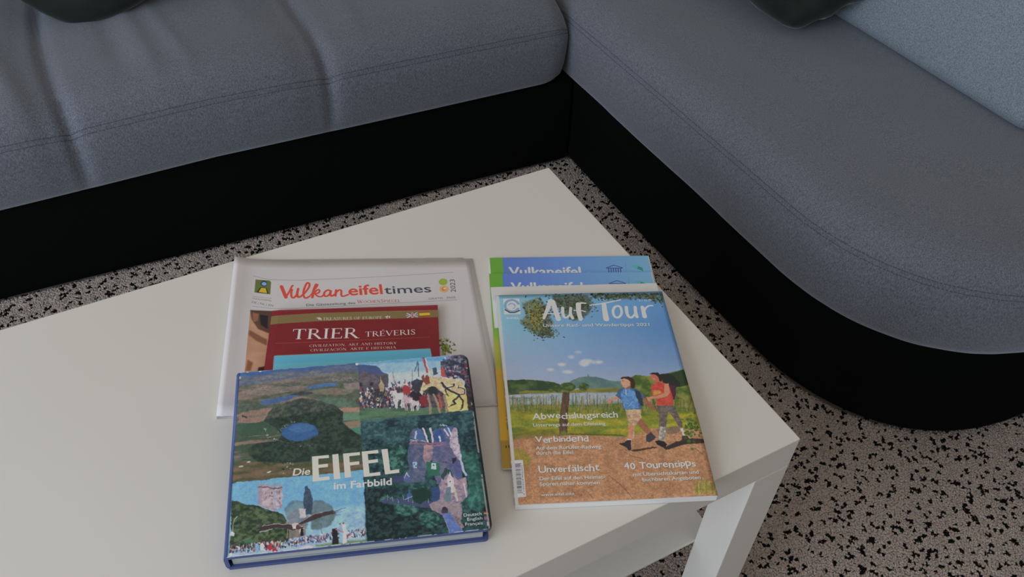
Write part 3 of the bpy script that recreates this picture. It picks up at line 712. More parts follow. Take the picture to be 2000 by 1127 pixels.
# ---- 2 red guide book ----
TC = rect_xy(-.4555, .4335, -.4100, .1985, .180, 'tl')
ct = Canvas('red_guide_front', c3(TC, [.4585] * 4), 900, 816, (112, 26, 32))
rn = vnoise(816, 900, 200, 200, 3, 3); ct.a *= (.92 + .16 * rn)[..., None]
OL = (110, 92, 54)
ct.poly([z1(318, 452), z1(700, 428), z1(1200, 412), z1(1690, 402), z1(1690, 460), z1(1200, 476), z1(700, 494), z1(300, 520)], OL)
ct.line([z1(318, 452), z1(700, 428), z1(1690, 402)], .5, (140, 115, 70), alpha=.6)
CW = (176, 170, 165)
ct.text('TREASURES OF EUROPE', z1(752, 485), z1(1238, 473), 6.0, CW, serif=True)
for bx, by in ((706, 470), (1262, 458)):
    for q in range(9): ct.ell(z1(bx + rg.uniform(0, 34), by + rg.uniform(-6, 12)), 1.1, 1.1, CW)
ct.poly([z1(1437, 430), z1(1520, 424), z1(1522, 458), z1(1440, 464)], (60, 62, 90)); 
ct.line([z1(1437, 430), z1(1522, 458)], 1.6, (190, 180, 185)); ct.line([z1(1440, 464), z1(1520, 424)], 1.6, (190, 180, 185)); ct.line([z1(1480, 427), z1(1482, 461)], 3, (190, 180, 185)); ct.line([z1(1438, 447), z1(1521, 441)], 3, (190, 180, 185)); ct.line([z1(1480, 427), z1(1482, 461)], 1.4, (150, 40, 50)); ct.line([z1(1438, 447), z1(1521, 441)], 1.4, (150, 40, 50))
ct.poly([z1(1536, 420), z1(1622, 415), z1(1624, 452), z1(1538, 457)], (150, 50, 30)); ct.poly([z1(1536, 428), z1(1622, 423), z1(1624, 443), z1(1538, 449)], (212, 158, 30))
ct.text('TRIER', z1(498, 641), z1(1048, 629), 23, (190, 182, 180), serif=True)
ct.text('TRÉVERIS', z1(1096, 620), z1(1512, 600), 11.5, (182, 172, 170), serif=True)
ct.line([z1(365, 674), z1(1000, 650), z1(1618, 622)], .55, (160, 90, 50))
ct.text('CIVILIZATION, ART AND HISTORY', z1(642, 704), z1(1356, 680), 5.4, CW, serif=True)
ct.text('CIVILIZACIÓN, ARTE E HISTORIA', z1(650, 740), z1(1350, 715), 5.4, CW, serif=True)
ct.poly([(536, 696), (840, 682), (905, 980), (500, 1000)], (80, 160, 195)); ct.poly([(536, 696), (840, 682), (843, 698), (534, 712)], (72, 152, 192), soft=6)
ct.line([(536, 696), (840, 682)], .8, (140, 110, 80)); ct.line([(536, 696), (534, 740)], .6, (150, 110, 90))
ct.line([(527, 609), (700, 602), (848, 600)], .5, (170, 110, 110), alpha=.5)
TRM = print_mat('red_guide_print', ct, .38, .3)
tr = thing('book', 'dark red hardcover guide lettered in white, between newspaper and blue photo book', 'book', (-.42, .33, .452)); TO = (-.42, .33, .452)
slab('back_cover', TC, K(.4532), K(.0006), (REDC, REDC), tr, TO, 2, 2)
slab('page_block', TC, K(.4538), K(.0047), (PAGES, PAGES), tr, TO, 2, 2, inset=(.004, .002, .0015, .0015))
slab('front_cover', TC, lambda u, v: .4587 - .0009 * math.exp(-(u / .008) ** 2), K(.0007), (TRM, REDC), tr, TO, 24, 6, smooth=False)
slab('spine', [TC[0], TC[0] * .996 + TC[1] * .004, TC[3] * .996 + TC[2] * .004, TC[3]], K(.4532), K(.0052), (REDC, REDC), tr, TO, 1, 4)

# ---- 3 big photo book ----
ex, ey, ea, ew, eh, et, eth = -.5958, .1300, -.3511, .2495, .2140, .0600, .0257
U_ = np.array([math.cos(ea), math.sin(ea), 0]); V_ = np.array([-math.sin(ea) * math.cos(et), math.cos(ea) * math.cos(et), math.sin(et)]); N_ = np.cross(U_, V_)
O_ = np.array([ex, ey, .4506])
wp = lambda u, v, n_: O_ + U_ * u + V_ * v + N_ * n_
ce = Canvas('photo_book_front', [wp(0, eh, eth), wp(ew, eh, eth), wp(ew, 0, eth), wp(0, 0, eth)], 1300, 1115, (60, 75, 75))
nA = vnoise(1115, 1300, 140, 22, 1, 6); nB = vnoise(1115, 1300, 60, 45, 2, 6); nC = vnoise(1115, 1300, 16, 14, 3, 4); nD = vnoise(1115, 1300, 300, 30, 6, 5)
def stx(f_, lo=.35, hi=.65): return np.clip((f_ - lo) / (hi - lo), 0, 1)
z2 = lambda x, y: (440 + x * .19526, 680 + y * .19526)      # aerial photo
ce.poly([(440, 690), (712, 690), (722, 940), (440, 960)], (76, 82, 78), tex=((128, 108, 98), stx(nA, .42, .62)))
ce.poly([(440, 760), (712, 740), (722, 940), (440, 960)], (58, 76, 62), tex=((122, 100, 88), stx(nD, .52, .68)), soft=8)
ce.poly([(440, 715), (712, 700), (712, 722), (455, 755)], (62, 84, 124), soft=9, tex=((92, 102, 118), stx(nA)))
ce.poly([(445, 722), (712, 700), (712, 708), (455, 735)], (52, 84, 142), soft=4)
ce.poly([z2(*p) for p in [(150, 430), (400, 370), (640, 400), (760, 380), (600, 440), (420, 450), (240, 470)]], (138, 118, 106), soft=3, tex=((104, 96, 92), stx(nA)))
for a, b in (((330, 400), (420, 385)), ((330, 405), (640, 440)), ((560, 350), (760, 400))): ce.line([z2(*a), z2(*b)], .9, (170, 156, 146), alpha=.6)
ce.poly([z2(*p) for p in [(130, 650), (280, 620), (460, 610), (400, 730), (250, 745), (120, 740)]], (138, 104, 92), tex=((104, 96, 80), stx(nA)))
ce.poly([z2(*p) for p in [(120, 750), (300, 742), (440, 750), (470, 800), (400, 860), (240, 880), (120, 860)]], (52, 78, 64), soft=2)
ce.poly([z2(*p) for p in [(1140, 600), (1340, 590), (1345, 640), (1150, 640)]], (150, 112, 96), soft=2)
ce.poly([z2(*p) for p in [(1150, 640), (1345, 640), (1350, 720), (1180, 730)]], (84, 116, 94), soft=2)
ce.poly([z2(*p) for p in [(1180, 740), (1350, 720), (1350, 790), (1240, 810)]], (122, 108, 90), soft=2)
ce.poly([z2(*p) for p in [(1240, 810), (1355, 780), (1360, 860), (1280, 850)]], (62, 118, 92), soft=2)
ce.poly([z2(*p) for p in [(900, 500), (1130, 490), (1300, 540), (1330, 570), (1150, 600), (1000, 560)]], (64, 100, 80), soft=3)
ce.poly([z2(*p) for p in [(1180, 350), (1340, 335), (1340, 410), (1200, 420)]], (122, 108, 108), soft=3)
ce.poly([z2(*p) for p in [(700, 450), (900, 420), (1100, 400), (1300, 420), (1200, 470), (900, 460), (720, 470)]], (120, 100, 84), soft=3, tex=((92, 100, 84), stx(nA)))
FO = (34, 50, 46)
ce.poly([z2(*p) for p in [(470, 600), (560, 565), (760, 500), (940, 520), (1100, 580), (1180, 640), (1170, 740), (1250, 810), (1360, 880), (1370, 1040), (1230, 1060), (860, 1080), (820, 1180), (420, 1190), (250, 1080), (210, 1010), (330, 950), (520, 930), (560, 860), (480, 790), (380, 730), (420, 660)]], FO, tex=((52, 70, 56), stx(nB, .4, .75)), soft=1)
ce.poly([z2(*p) for p in [(640, 470), (760, 430), (860, 440), (900, 455), (740, 475)]], (34, 44, 50), soft=1)
ce.poly([z2(*p) for p in [(335, 555), (370, 520), (470, 500), (620, 475), (745, 470), (640, 520), (500, 552), (380, 575)]], (44, 84, 150))
ce.poly([z2(*p) for p in [(780, 410), (860, 375), (960, 355), (1110, 348), (1120, 365), (1050, 385), (880, 405)]], (44, 92, 166))
ce.ell(z2(745, 838), 37, 18, (44, 82, 132), rot=-2); ce.ell(z2(760, 800), 26, 8, (54, 92, 140), soft=3)
for i in range(60):
    t = rg.random(); a, b = rg.choice([((390, 800), (420, 890)), ((410, 880), (530, 925)), ((510, 850), (620, 760)), ((540, 790), (620, 760)), ((750, 990), (850, 965)), ((640, 735), (690, 740))])
    p_ = z2(a[0] + (b[0] - a[0]) * t + rg.uniform(-8, 8), a[1] + (b[1] - a[1]) * t + rg.uniform(-8, 8)); ce.ell(p_, rg.uniform(.6, 1.5), rg.uniform(.5, 1.0), rg.choice([(176, 172, 164), (140, 142, 134), (110, 120, 110)]))
ce.line([z2(230, 890), z2(400, 870)], .8, (130, 116, 96)); ce.line([z2(530, 925), z2(700, 970)], .8, (104, 108, 84))
ce.poly([z2(*p) for p in [(160, 665), (215, 685), (205, 700), (160, 685)]], (24, 26, 32))
ce.poly([(440, 905), (480, 900), (560, 905), (700, 895), (722, 925), (440, 955)], (64, 72, 48), tex=((104, 84, 66), stx(nA)), soft=3)
for i in range(26): ce.ell((rg.uniform(548, 572), rg.uniform(904, 926)), rg.uniform(.6, 2.2), .9, rg.choice([(150, 152, 148), (20, 24, 24), (90, 92, 90)]), alpha=.8)
for (x, y) in ((470, 911), (486, 902), (525, 921)): ce.ell((x, y), 4, 1.6, (176, 164, 156), rot=-20)
for i in range(120): ce.ell((rg.uniform(640, 708), rg.uniform(738, 748) - rg.uniform(0, 6)), rg.uniform(.6, 1.8), .7, rg.choice([(60, 70, 90), (120, 118, 120), (150, 140, 130)]), alpha=.7)

def mottle(pts, col, tx, al=.5): ce.poly(pts, col, tex=(tx, stx(nC, .4, .62)), alpha=al, soft=2)
mottle([z2(*p) for p in [(480, 610), (760, 510), (940, 530), (1160, 650), (1160, 740), (1350, 880), (1360, 1030), (860, 1070), (430, 1180), (260, 1080), (340, 960), (540, 930), (760, 930), (930, 860), (900, 760), (700, 740), (570, 800), (430, 720)]], (20, 34, 32), (50, 70, 58), .5)
mottle([(445, 740), (712, 715), (712, 790), (450, 830)], (84, 84, 84), (128, 116, 106), .3)
# tournament
z3 = lambda x, y: (690 + x * .19526, 680 + y * .19526)
XR = 935
ce.poly([(700, 700), (XR, 670), (XR, 830), (704, 830)], (122, 158, 192))
ce.poly([(700, 690), (XR, 670), (XR, 700), (700, 712)], (84, 140, 190), soft=8); ce.poly([(740, 730), (XR, 715), (XR, 790), (740, 790)], (158, 172, 190), soft=10)
ce.poly([z3(*p) for p in [(45, 170), (100, 160), (230, 175), (290, 240), (345, 265), (350, 330), (60, 330)]], (60, 76, 118), soft=1)
ce.poly([z3(*p) for p in [(50, 300), (100, 210), (150, 250), (240, 262), (345, 265), (350, 430), (60, 430)]], (92, 84, 92), tex=((70, 66, 80), stx(nC)))
for (x, y) in ((60, 345), (165, 345)): ce.poly([z3(x, y), z3(x + 26, y), z3(x + 26, y + 32), z3(x, y + 32)], (44, 42, 54))
ce.poly([z3(*p) for p in [(60, 600), (300, 590), (700, 600), (1180, 560), (1190, 650), (880, 670), (400, 700), (70, 735)]], (56, 88, 68), tex=((78, 108, 82), stx(nA)), soft=2)
ce.poly([z3(*p) for p in [(60, 440), (380, 400), (700, 380), (1130, 400), (1150, 590), (60, 600)]], (58, 54, 66), tex=((86, 78, 88), stx(nC)), soft=4)
pal = [(150, 40, 50), (190, 190, 196), (44, 44, 62), (120, 120, 140), (30, 56, 70), (170, 150, 120), (110, 50, 70), (36, 36, 42), (210, 205, 205), (70, 90, 130)]
for i in range(620):
    x = rg.uniform(60, 720); top = 400 if x < 380 else 340; y = rg.uniform(top, 590)
    ce.ell(z3(x, y), rg.uniform(.7, 2.2), rg.uniform(1.0, 4.2), rg.choice(pal), alpha=.8, rot=rg.uniform(-15, 15))
ce.poly([z3(*p) for p in [(170, 420), (320, 400), (330, 540), (200, 570)]], (34, 44, 50), soft=3, alpha=.6)
for (x, y, r_, c_) in ((245, 515, 3.2, (165, 150, 110)), (320, 465, 3, (150, 120, 90)), (385, 515, 3, (150, 150, 160))): ce.ell(z3(x, y), r_, r_, c_); ce.ell(z3(x, y), r_ * .5, r_ * .5, (60, 50, 50))
def horse(x, y, s_, col):
    ce.poly([z3(x + a * s_, y + b * s_) for a, b in [(-60, 0), (-45, -35), (-20, -45), (10, -20), (60, -20), (70, 20), (60, 45), (-20, 45), (-30, 10)]], col, soft=1)
    for a in (-25, -5, 45, 62): ce.line([z3(x + a * s_, y + 35 * s_), z3(x + (a + 4) * s_, y + 120 * s_)], 2.2 * s_, col)
horse(440, 470, 1, (186, 182, 192)); horse(540, 510, .9, (168, 140, 150)); horse(620, 470, 1.05, (40, 36, 46)); horse(600, 540, .7, (176, 170, 170))
ce.poly([z3(*p) for p in [(490, 400), (520, 360), (560, 390), (570, 460), (500, 460)]], (150, 48, 56)); ce.ell(z3(515, 340), 2.2, 3, (150, 130, 120))
ce.poly([z3(*p) for p in [(250, 370), (280, 320), (310, 370), (300, 440), (262, 440)]], (170, 150, 110), alpha=.8)
ce.poly([z3(*p) for p in [(580, 330), (640, 300), (700, 320), (690, 420), (600, 430)]], (44, 46, 60), alpha=.9)
for a, b, c_, wd in (((700, 90), (735, 240), (160, 60, 66), 3.4), ((722, 100), (760, 250), (200, 190, 190), 1.4), ((640, 130), (655, 280), (50, 66, 90), 1.2), ((640, 140), (615, 225), (70, 96, 110), 2.0), ((590, 220), (590, 330), (130, 110, 110), 1), ((395, 240), (415, 350), (150, 120, 110), 2), ((515, 310), (520, 350), (130, 60, 60), 1.2), ((272, 290), (276, 360), (170, 150, 90), 1.2), ((1030, 120), (1020, 300), (200, 190, 190), 1.0), ((740, 200), (800, 280), (180, 150, 110), 1.2)): ce.line([z3(*a), z3(*b)], wd, c_)
ce.poly([z3(*p) for p in [(790, 200), (830, 190), (850, 260), (800, 270)]], (56, 72, 92), soft=1)
# caparisoned horse with black lion on yellow
ce.poly([z3(*p) for p in [(1130, 300), (1190, 380), (1230, 560), (1240, 660), (1120, 660), (1100, 400)]], (36, 38, 48), soft=1, tex=((70, 60, 70), stx(nC)))
ce.poly([z3(*p) for p in [(870, 130), (960, 110), (1000, 60), (1120, 50), (1170, 110), (1200, 300), (1160, 400), (1090, 300), (980, 300), (880, 280)]], (82, 86, 108), tex=((44, 46, 66), stx(nC)))
for i in range(120): ce.ell(z3(rg.uniform(880, 1170), rg.uniform(80, 330)), rg.uniform(.8, 3), rg.uniform(.8, 3), rg.choice([(160, 50, 70), (40, 44, 60), (120, 130, 160), (190, 190, 200), (60, 80, 120), (150, 110, 120)]), alpha=.75)
ce.poly([z3(*p) for p in [(1150, 290), (1185, 330), (1200, 450), (1170, 420)]], (168, 60, 80)); ce.poly([z3(*p) for p in [(880, 190), (910, 190), (920, 290), (885, 290)]], (170, 66, 64))
CRM = (198, 178, 140)
ce.poly([z3(*p) for p in [(660, 440), (690, 350), (730, 290), (800, 285), (900, 300), (1000, 305), (1080, 310), (1120, 400), (1130, 470), (1040, 520), (900, 450), (880, 430), (800, 380), (740, 400), (700, 440), (690, 470)]], CRM, tex=((170, 146, 110), stx(nC)))
ce.poly([z3(*p) for p in [(900, 430), (1130, 470), (1150, 630), (950, 650), (935, 560)]], (200, 184, 110), tex=((182, 160, 92), stx(nC)))
ce.poly([z3(*p) for p in [(680, 285), (700, 260), (715, 300), (740, 260), (760, 290), (765, 350), (720, 365), (700, 330)]], (120, 60, 50), soft=1)
ce.ell(z3(790, 430), 9, 9, (38, 44, 46)); ce.line([z3(700, 430), z3(820, 470), z3(850, 430)], 1.4, (40, 40, 44))
for (x0, x1, y1) in ((740, 762, 665), (800, 865, 660), (850, 880, 600), (905, 930, 640)): ce.line([z3(x0, 470), z3((x0 + x1) / 2 + 12, 560), z3(x1, y1)], 4.2, (140, 116, 98) if x0 != 850 else (160, 70, 60))
ce.poly([z3(*p) for p in [(650, 480), (740, 480), (735, 580), (670, 580)]], (120, 40, 52), soft=1)
LN = (44, 46, 64)
ce.line([z3(880, 350), z3(930, 400), z3(1000, 440), z3(1060, 470)], 4.0, LN); ce.line([z3(1060, 470), z3(1040, 500), z3(1000, 530), z3(1020, 560), z3(975, 575)], 3.0, LN); ce.line([z3(1060, 480), z3(1100, 530), z3(1090, 600)], 3.0, LN)
ce.line([z3(1060, 470), z3(1110, 460), z3(1110, 410), z3(1070, 390), z3(1045, 400), z3(1050, 370)], 1.6, LN); ce.line([z3(930, 400), z3(1000, 380), z3(1010, 350)], 2.0, LN); ce.line([z3(920, 410), z3(940, 470)], 2.0, LN)
for c_ in ((975, 575), (1000, 360), (1090, 600), (940, 470), (880, 350)):
    for q in range(4): ce.line([z3(*c_), z3(c_[0] + rg.uniform(-28, 20), c_[1] + rg.uniform(-16, 22))], .9, LN)

# falconry photo bottom left
z4 = lambda x, y: (440 + x * .20408, 890 + y * .20408)
ce.poly([(440, 944), (712, 917), (722, 1100), (430, 1100)], (92, 148, 200))
ce.poly([(440, 1010), (712, 985), (722, 1060), (430, 1060)], (122, 164, 208), soft=16)
ce.poly([z4(*p) for p in [(60, 425), (110, 430), (180, 465), (320, 480), (440, 520), (560, 560), (600, 640), (620, 780), (560, 860), (40, 900)]], (38, 54, 40), tex=((76, 94, 66), stx(nB, .4, .7)))
ce.poly([z4(*p) for p in [(560, 500), (640, 420), (760, 430), (800, 520), (780, 700), (620, 700)]], (70, 92, 104), tex=((96, 120, 120), stx(nB)), soft=3, alpha=.75)
ce.poly([z4(*p) for p in [(760, 290), (785, 285), (815, 360), (830, 440), (830, 560), (760, 560), (745, 430)]], (46, 60, 84), tex=((60, 78, 96), stx(nC)), soft=1)
ce.poly([z4(*p) for p in [(830, 430), (920, 420), (1010, 470), (1060, 560), (1010, 660), (900, 700), (820, 700)]], (84, 100, 104), tex=((62, 84, 70), stx(nB)), soft=4, alpha=.8)
ce.poly([z4(*p) for p in [(1140, 560), (1240, 530), (1340, 560), (1345, 700), (1140, 700)]], (100, 124, 140), soft=6, alpha=.5, tex=((128, 160, 190), stx(nC)))
mottle([z4(*p) for p in [(60, 440), (180, 480), (440, 520), (600, 650), (620, 780), (560, 860), (40, 890)]], (26, 38, 30), (88, 108, 72), .5)
# tower
ce.poly([z4(*p) for p in [(310, 280), (320, 272), (460, 300), (472, 530), (400, 500), (315, 470)]], (168, 150, 158), tex=((140, 122, 134), stx(nC)))
ce.poly([z4(*p) for p in [(310, 280), (350, 285), (350, 470), (315, 470)]], (128, 118, 138), soft=3, alpha=.7)
ce.poly([z4(*p) for p in [(470, 300), (540, 290), (540, 490), (472, 510)]], (172, 156, 166), tex=((136, 120, 132), stx(nC)))
ce.line([z4(312, 300), z4(400, 300), z4(470, 318)], 2.2, (96, 76, 80)); ce.line([z4(472, 312), z4(540, 305)], 2.2, (96, 76, 80))
for i in range(14): xx = 315 + i * 16.5; ce.line([z4(xx, 292), z4(xx, 272)], 1.6, (140, 120, 126))
for (x, y) in ((385, 345), (440, 350), (385, 395), (440, 440), (515, 335), (515, 390), (515, 440)): ce.line([z4(x, y), z4(x, y + 18)], 1.0, (84, 66, 70))
ce.line([z4(415, 385), z4(455, 385)], .9, (96, 74, 74))
ce.poly([z4(*p) for p in [(600, 540), (690, 500), (705, 620), (600, 660)]], (110, 116, 132)); ce.poly([z4(*p) for p in [(705, 500), (765, 505), (765, 590), (705, 600)]], (172, 160, 166))
ce.poly([z4(*p) for p in [(600, 660), (760, 620), (770, 760), (620, 790)]], (96, 92, 92), soft=3, tex=((130, 116, 100), stx(nC)))
ce.line([z4(715, 740), z4(715, 700), z4(735, 680), z4(750, 700)], 2.0, (176, 166, 160)); ce.poly([z4(720, 760), z4(722, 700), z4(745, 700), z4(748, 760)], (30, 28, 36))
ce.line([z4(590, 620), z4(592, 780)], 1.4, (150, 130, 110)); ce.line([z4(920, 640), z4(925, 740)], .8, (80, 70, 80))
# grass
ce.poly([z4(*p) for p in [(20, 940), (500, 880), (860, 840), (1350, 765), (1352, 850), (700, 910), (10, 1000)]], (138, 158, 176), soft=3); ce.poly([z4(*p) for p in [(860, 850), (1350, 790), (1352, 850), (860, 905)]], (96, 124, 100), soft=3)
ce.poly([z4(*p) for p in [(710, 880), (780, 862), (850, 880), (830, 905), (720, 905)]], (196, 182, 178), soft=1)
cp = [(200, 195, 196), (150, 40, 50), (40, 44, 60), (60, 90, 140), (176, 150, 140), (96, 40, 50), (130, 150, 180), (30, 30, 36), (90, 60, 60), (214, 210, 206)]
for i in range(760):
    x = rg.uniform(35, 1345); yb = np.interp(x, [35, 500, 860, 1345], [935, 890, 835, 765]); h_ = rg.uniform(6, 75)
    ce.ell(z4(x, yb - h_), rg.uniform(.6, 1.9), rg.uniform(1.0, 3.2), rg.choice(cp), alpha=.8)
ce.poly([z4(*p) for p in [(1020, 700), (1070, 690), (1080, 850), (1020, 850)]], (34, 30, 38), soft=1); ce.poly([z4(*p) for p in [(1085, 660), (1120, 650), (1130, 830), (1090, 830)]], (120, 156, 206), soft=1); ce.poly([z4(*p) for p in [(1120, 650), (1155, 660), (1165, 830), (1130, 840)]], (190, 192, 204), soft=1)
ce.ell(z4(1098, 650), 1.8, 2.2, (110, 80, 76)); ce.ell(z4(1132, 645), 1.8, 2.2, (110, 80, 76)); ce.line([z4(1060, 700), z4(1130, 730)], 2.2, (180, 90, 96))
ce.ell(z4(480, 905), 5.2, 5.2, (160, 44, 60)); ce.ell(z4(480, 905), 1.8, 1.8, (200, 180, 190)); ce.ell(z4(430, 870), 5, 6, (160, 40, 60)); ce.ell(z4(305, 880), 4.5, 8.5, (110, 150, 204)); ce.ell(z4(350, 870), 4, 7, (180, 190, 206))
ce.ell(z4(215, 815), 10, 4, (54, 104, 78), alpha=.8)
# eagle
EG = (58, 46, 52)
ce.poly([z4(*p) for p in [(290, 700), (340, 670), (480, 650), (620, 655), (700, 670), (720, 690), (660, 710), (560, 690), (440, 690), (330, 715)]], EG); ce.line([z4(345, 672), z4(480, 652), z4(625, 655)], 1.6, (150, 134, 140)); ce.line([z4(320, 735), z4(400, 720), z4(450, 700)], 2.2, (150, 140, 146))
ce.poly([z4(*p) for p in [(680, 650), (760, 600), (880, 550), (1040, 520), (1060, 545), (960, 570), (840, 610), (720, 660)]], EG); ce.line([z4(700, 640), z4(860, 555), z4(920, 542)], 1.5, (140, 124, 130))
for q in ((1110, 500), (1150, 497), (1120, 530), (1100, 560), (1080, 570)): ce.line([z4(1030, 535), z4(*q)], .8, (70, 74, 90))
ce.poly([z4(*p) for p in [(630, 650), (690, 640), (700, 690), (640, 700)]], (176, 160, 160)); ce.ell(z4(665, 685), 3.2, 2.8, (196, 180, 176)); ce.ell(z4(690, 680), 4, 3.5, (80, 56, 50)); ce.line([z4(690, 700), z4(740, 688)], 3, EG)
ce.poly([z4(*p) for p in [(30, 760), (50, 720), (80, 735), (78, 765)]], (180, 176, 180), soft=1); ce.line([z4(60, 720), z4(85, 600), z4(120, 570)], 1.4, (150, 146, 140))
for i in range(5): ce.line([z4(45 + i * 20, 860 - i * 6), z4(200 + i * 20, 800 - i * 12)], .6, (110, 120, 104), alpha=.5)

# castle in the forest
z5 = lambda x, y: (690 + x * .20408, 870 + y * .20408)
ce.poly([(704, 823), (XR, 800), (980, 1045), (717, 1062)], (22, 46, 54), tex=((54, 98, 96), stx(nB, .42, .72)))
ce.poly([(704, 823), (XR, 800), (945, 860), (706, 868)], (30, 54, 70), tex=((60, 96, 108), stx(nB)), soft=6, alpha=.8)
ce.poly([z5(*p) for p in [(1040, 60), (1180, 60), (1280, 560), (1200, 640), (1080, 560), (1110, 380), (1060, 200)]], (38, 92, 84), tex=((58, 128, 112), stx(nB)), soft=4)
ce.poly([z5(*p) for p in [(110, 400), (260, 400), (400, 560), (700, 640), (880, 860), (130, 920)]], (18, 34, 36), soft=8)
for (x, y, rx, ry) in ((500, 590, 25, 17), (725, 700, 20, 17), (410, 150, 14, 20), (430, 60, 16, 14), (640, 440, 14, 14), (330, 520, 14, 8)):
    ce.ell(z5(x, y), rx, ry, (34, 78, 74), soft=4, tex=((66, 122, 104), stx(nC)))
z3b = z3
mottle([(706, 826), (932, 804), (975, 1040), (720, 1058)], (10, 30, 36), (56, 98, 96), .42)
ce.poly([z3(*p) for p in [(570, 850), (620, 800), (680, 810), (720, 860), (760, 1100), (700, 1340), (560, 1340), (540, 1060)]], (64, 76, 108), tex=((88, 92, 118), stx(nC)))
ce.poly([z3(*p) for p in [(780, 830), (860, 800), (950, 780), (1020, 790), (1050, 900), (1080, 1130), (1090, 1350), (830, 1350), (780, 1100)]], (96, 92, 124), tex=((70, 80, 116), stx(nC)))
ce.poly([z3(*p) for p in [(600, 900), (640, 790), (690, 830), (720, 920)]], (62, 92, 140)); ce.poly([z3(*p) for p in [(790, 900), (830, 800), (880, 820), (920, 930), (850, 950)]], (48, 74, 130)); ce.poly([z3(*p) for p in [(900, 830), (930, 770), (985, 790), (970, 880)]], (60, 90, 150))
ce.poly([z3(*p) for p in [(1000, 790), (1035, 800), (1060, 1000), (1075, 1125), (1010, 1060), (965, 960), (970, 860)]], (172, 160, 170), tex=((140, 120, 140), stx(nC)))
for a, b, c_ in (((700, 800), (745, 930), (190, 186, 196)), ((770, 800), (800, 930), (196, 180, 180)), ((860, 880), (875, 930), (190, 200, 220)), ((905, 810), (950, 880), (176, 180, 206)), ((630, 830), (618, 900), (150, 170, 200)), ((945, 800), (975, 860), (200, 190, 200))): ce.line([z3(*a), z3(*b)], 3.0, c_)
for a, b in (((570, 915), (640, 940)), ((680, 920), (760, 940)), ((570, 940), (640, 916))): ce.line([z3(*a), z3(*b)], .9, (196, 200, 214))
ce.line([z3(560, 955), z3(700, 950), z3(890, 945)], 2.0, (150, 88, 108)); ce.line([z3(800, 975), z3(890, 965)], 1.6, (170, 96, 110))
ce.poly([z3(*p) for p in [(705, 960), (800, 960), (790, 1100), (740, 1180), (700, 1100)]], (158, 124, 128), tex=((120, 100, 120), stx(nC)))
for i in range(12): ce.ell(z3(rg.uniform(860, 960), rg.uniform(755, 780)), 1.0, .8, (190, 196, 206))
ce.poly([z5(*p) for p in [(700, 150), (820, 170), (830, 280), (740, 290), (700, 230)]], (40, 96, 78)); ce.poly([z5(*p) for p in [(745, 165), (785, 170), (785, 230), (745, 225)]], (160, 180, 186)); ce.poly([z5(*p) for p in [(565, 155), (605, 155), (605, 215), (570, 215)]], (132, 160, 196))
for (x, y) in ((580, 175), (595, 195), (765, 190)): ce.ell(z5(x, y), 1.2, 1.6, (50, 60, 80))
ce.line([z5(855, 160), z5(890, 160)], 1.6, (60, 36, 60)); ce.poly([z5(*p) for p in [(945, 120), (985, 115), (990, 170), (950, 170)]], (40, 40, 56)); ce.line([z5(1020, 90), z5(1045, 230), z5(1080, 280)], 4.0, (150, 160, 196)); ce.poly([z5(*p) for p in [(945, 180), (1000, 130), (1040, 250), (1000, 310)]], (70, 76, 124))
ce.poly([z5(*p) for p in [(815, 380), (850, 290), (910, 210), (950, 280), (1000, 330), (1080, 300), (1100, 480), (1020, 560), (1000, 700), (940, 640), (820, 540)]], (152, 128, 138), tex=((108, 100, 124), stx(nC)))
ce.poly([z5(*p) for p in [(830, 290), (880, 215), (930, 235), (960, 300), (920, 330), (905, 260), (860, 330)]], (40, 66, 64)); ce.poly([z5(*p) for p in [(895, 330), (925, 250), (960, 330), (960, 440), (900, 450)]], (176, 166, 180)); ce.poly([z5(*p) for p in [(880, 400), (930, 390), (935, 560), (880, 540)]], (86, 110, 120), soft=1)
ce.ell(z5(925, 345), 3, 3, (200, 200, 206)); ce.ell(z5(925, 345), 1.2, 1.2, (60, 60, 80)); ce.line([z5(1060, 360), z5(1085, 490)], 3, (180, 160, 170)); ce.line([z5(960, 400), z5(1000, 520)], 5, (170, 160, 150))
ce.poly([z5(*p) for p in [(480, 340), (500, 250), (530, 250), (550, 350)]], (70, 84, 136)); ce.line([z5(490, 310), z5(505, 255), z5(530, 300)], 1.2, (186, 176, 190)); ce.poly([z5(*p) for p in [(370, 290), (480, 280), (480, 350), (380, 360)]], (50, 60, 96), soft=2)
ce.poly([z5(*p) for p in [(490, 505), (535, 420), (560, 490)]], (54, 78, 130)); ce.poly([z5(*p) for p in [(270, 520), (500, 500), (740, 530), (800, 600), (700, 590), (560, 570), (280, 545)]], (56, 66, 100), soft=1); ce.line([z5(490, 508), z5(560, 488)], 1.4, (150, 156, 190))
for i in range(9): ce.line([z5(330 + i * 48, 470 + (i % 3) * 20), z5(332 + i * 48, 520 + (i % 3) * 14)], .9, (150, 160, 196), alpha=.8)
ce.poly([z5(*p) for p in [(570, 420), (700, 400), (740, 480), (640, 560), (570, 520)]], (22, 50, 46), soft=3); ce.poly([z5(*p) for p in [(740, 400), (820, 380), (830, 560), (750, 560)]], (40, 66, 110), soft=1)
ce.poly([z5(*p) for p in [(720, 560), (820, 510), (960, 540), (1040, 560), (1040, 700), (1000, 760), (930, 680), (840, 650), (740, 610)]], (142, 122, 130), tex=((116, 106, 120), stx(nC)))
ce.ell(z5(878, 612), 6, 6.5, (48, 40, 52)); ce.poly([z5(845, 612), z5(908, 612), z5(900, 650), z5(850, 650)], (60, 50, 66))
ce.poly([z5(*p) for p in [(850, 645), (930, 640), (1040, 800), (1050, 820), (915, 850), (905, 800)]], (70, 94, 158), tex=((88, 108, 170), stx(nC)))
ce.line([z5(848, 650), z5(905, 790), z5(915, 845)], .8, (150, 150, 170)); ce.line([z5(932, 650), z5(1040, 800)], .8, (140, 130, 150))
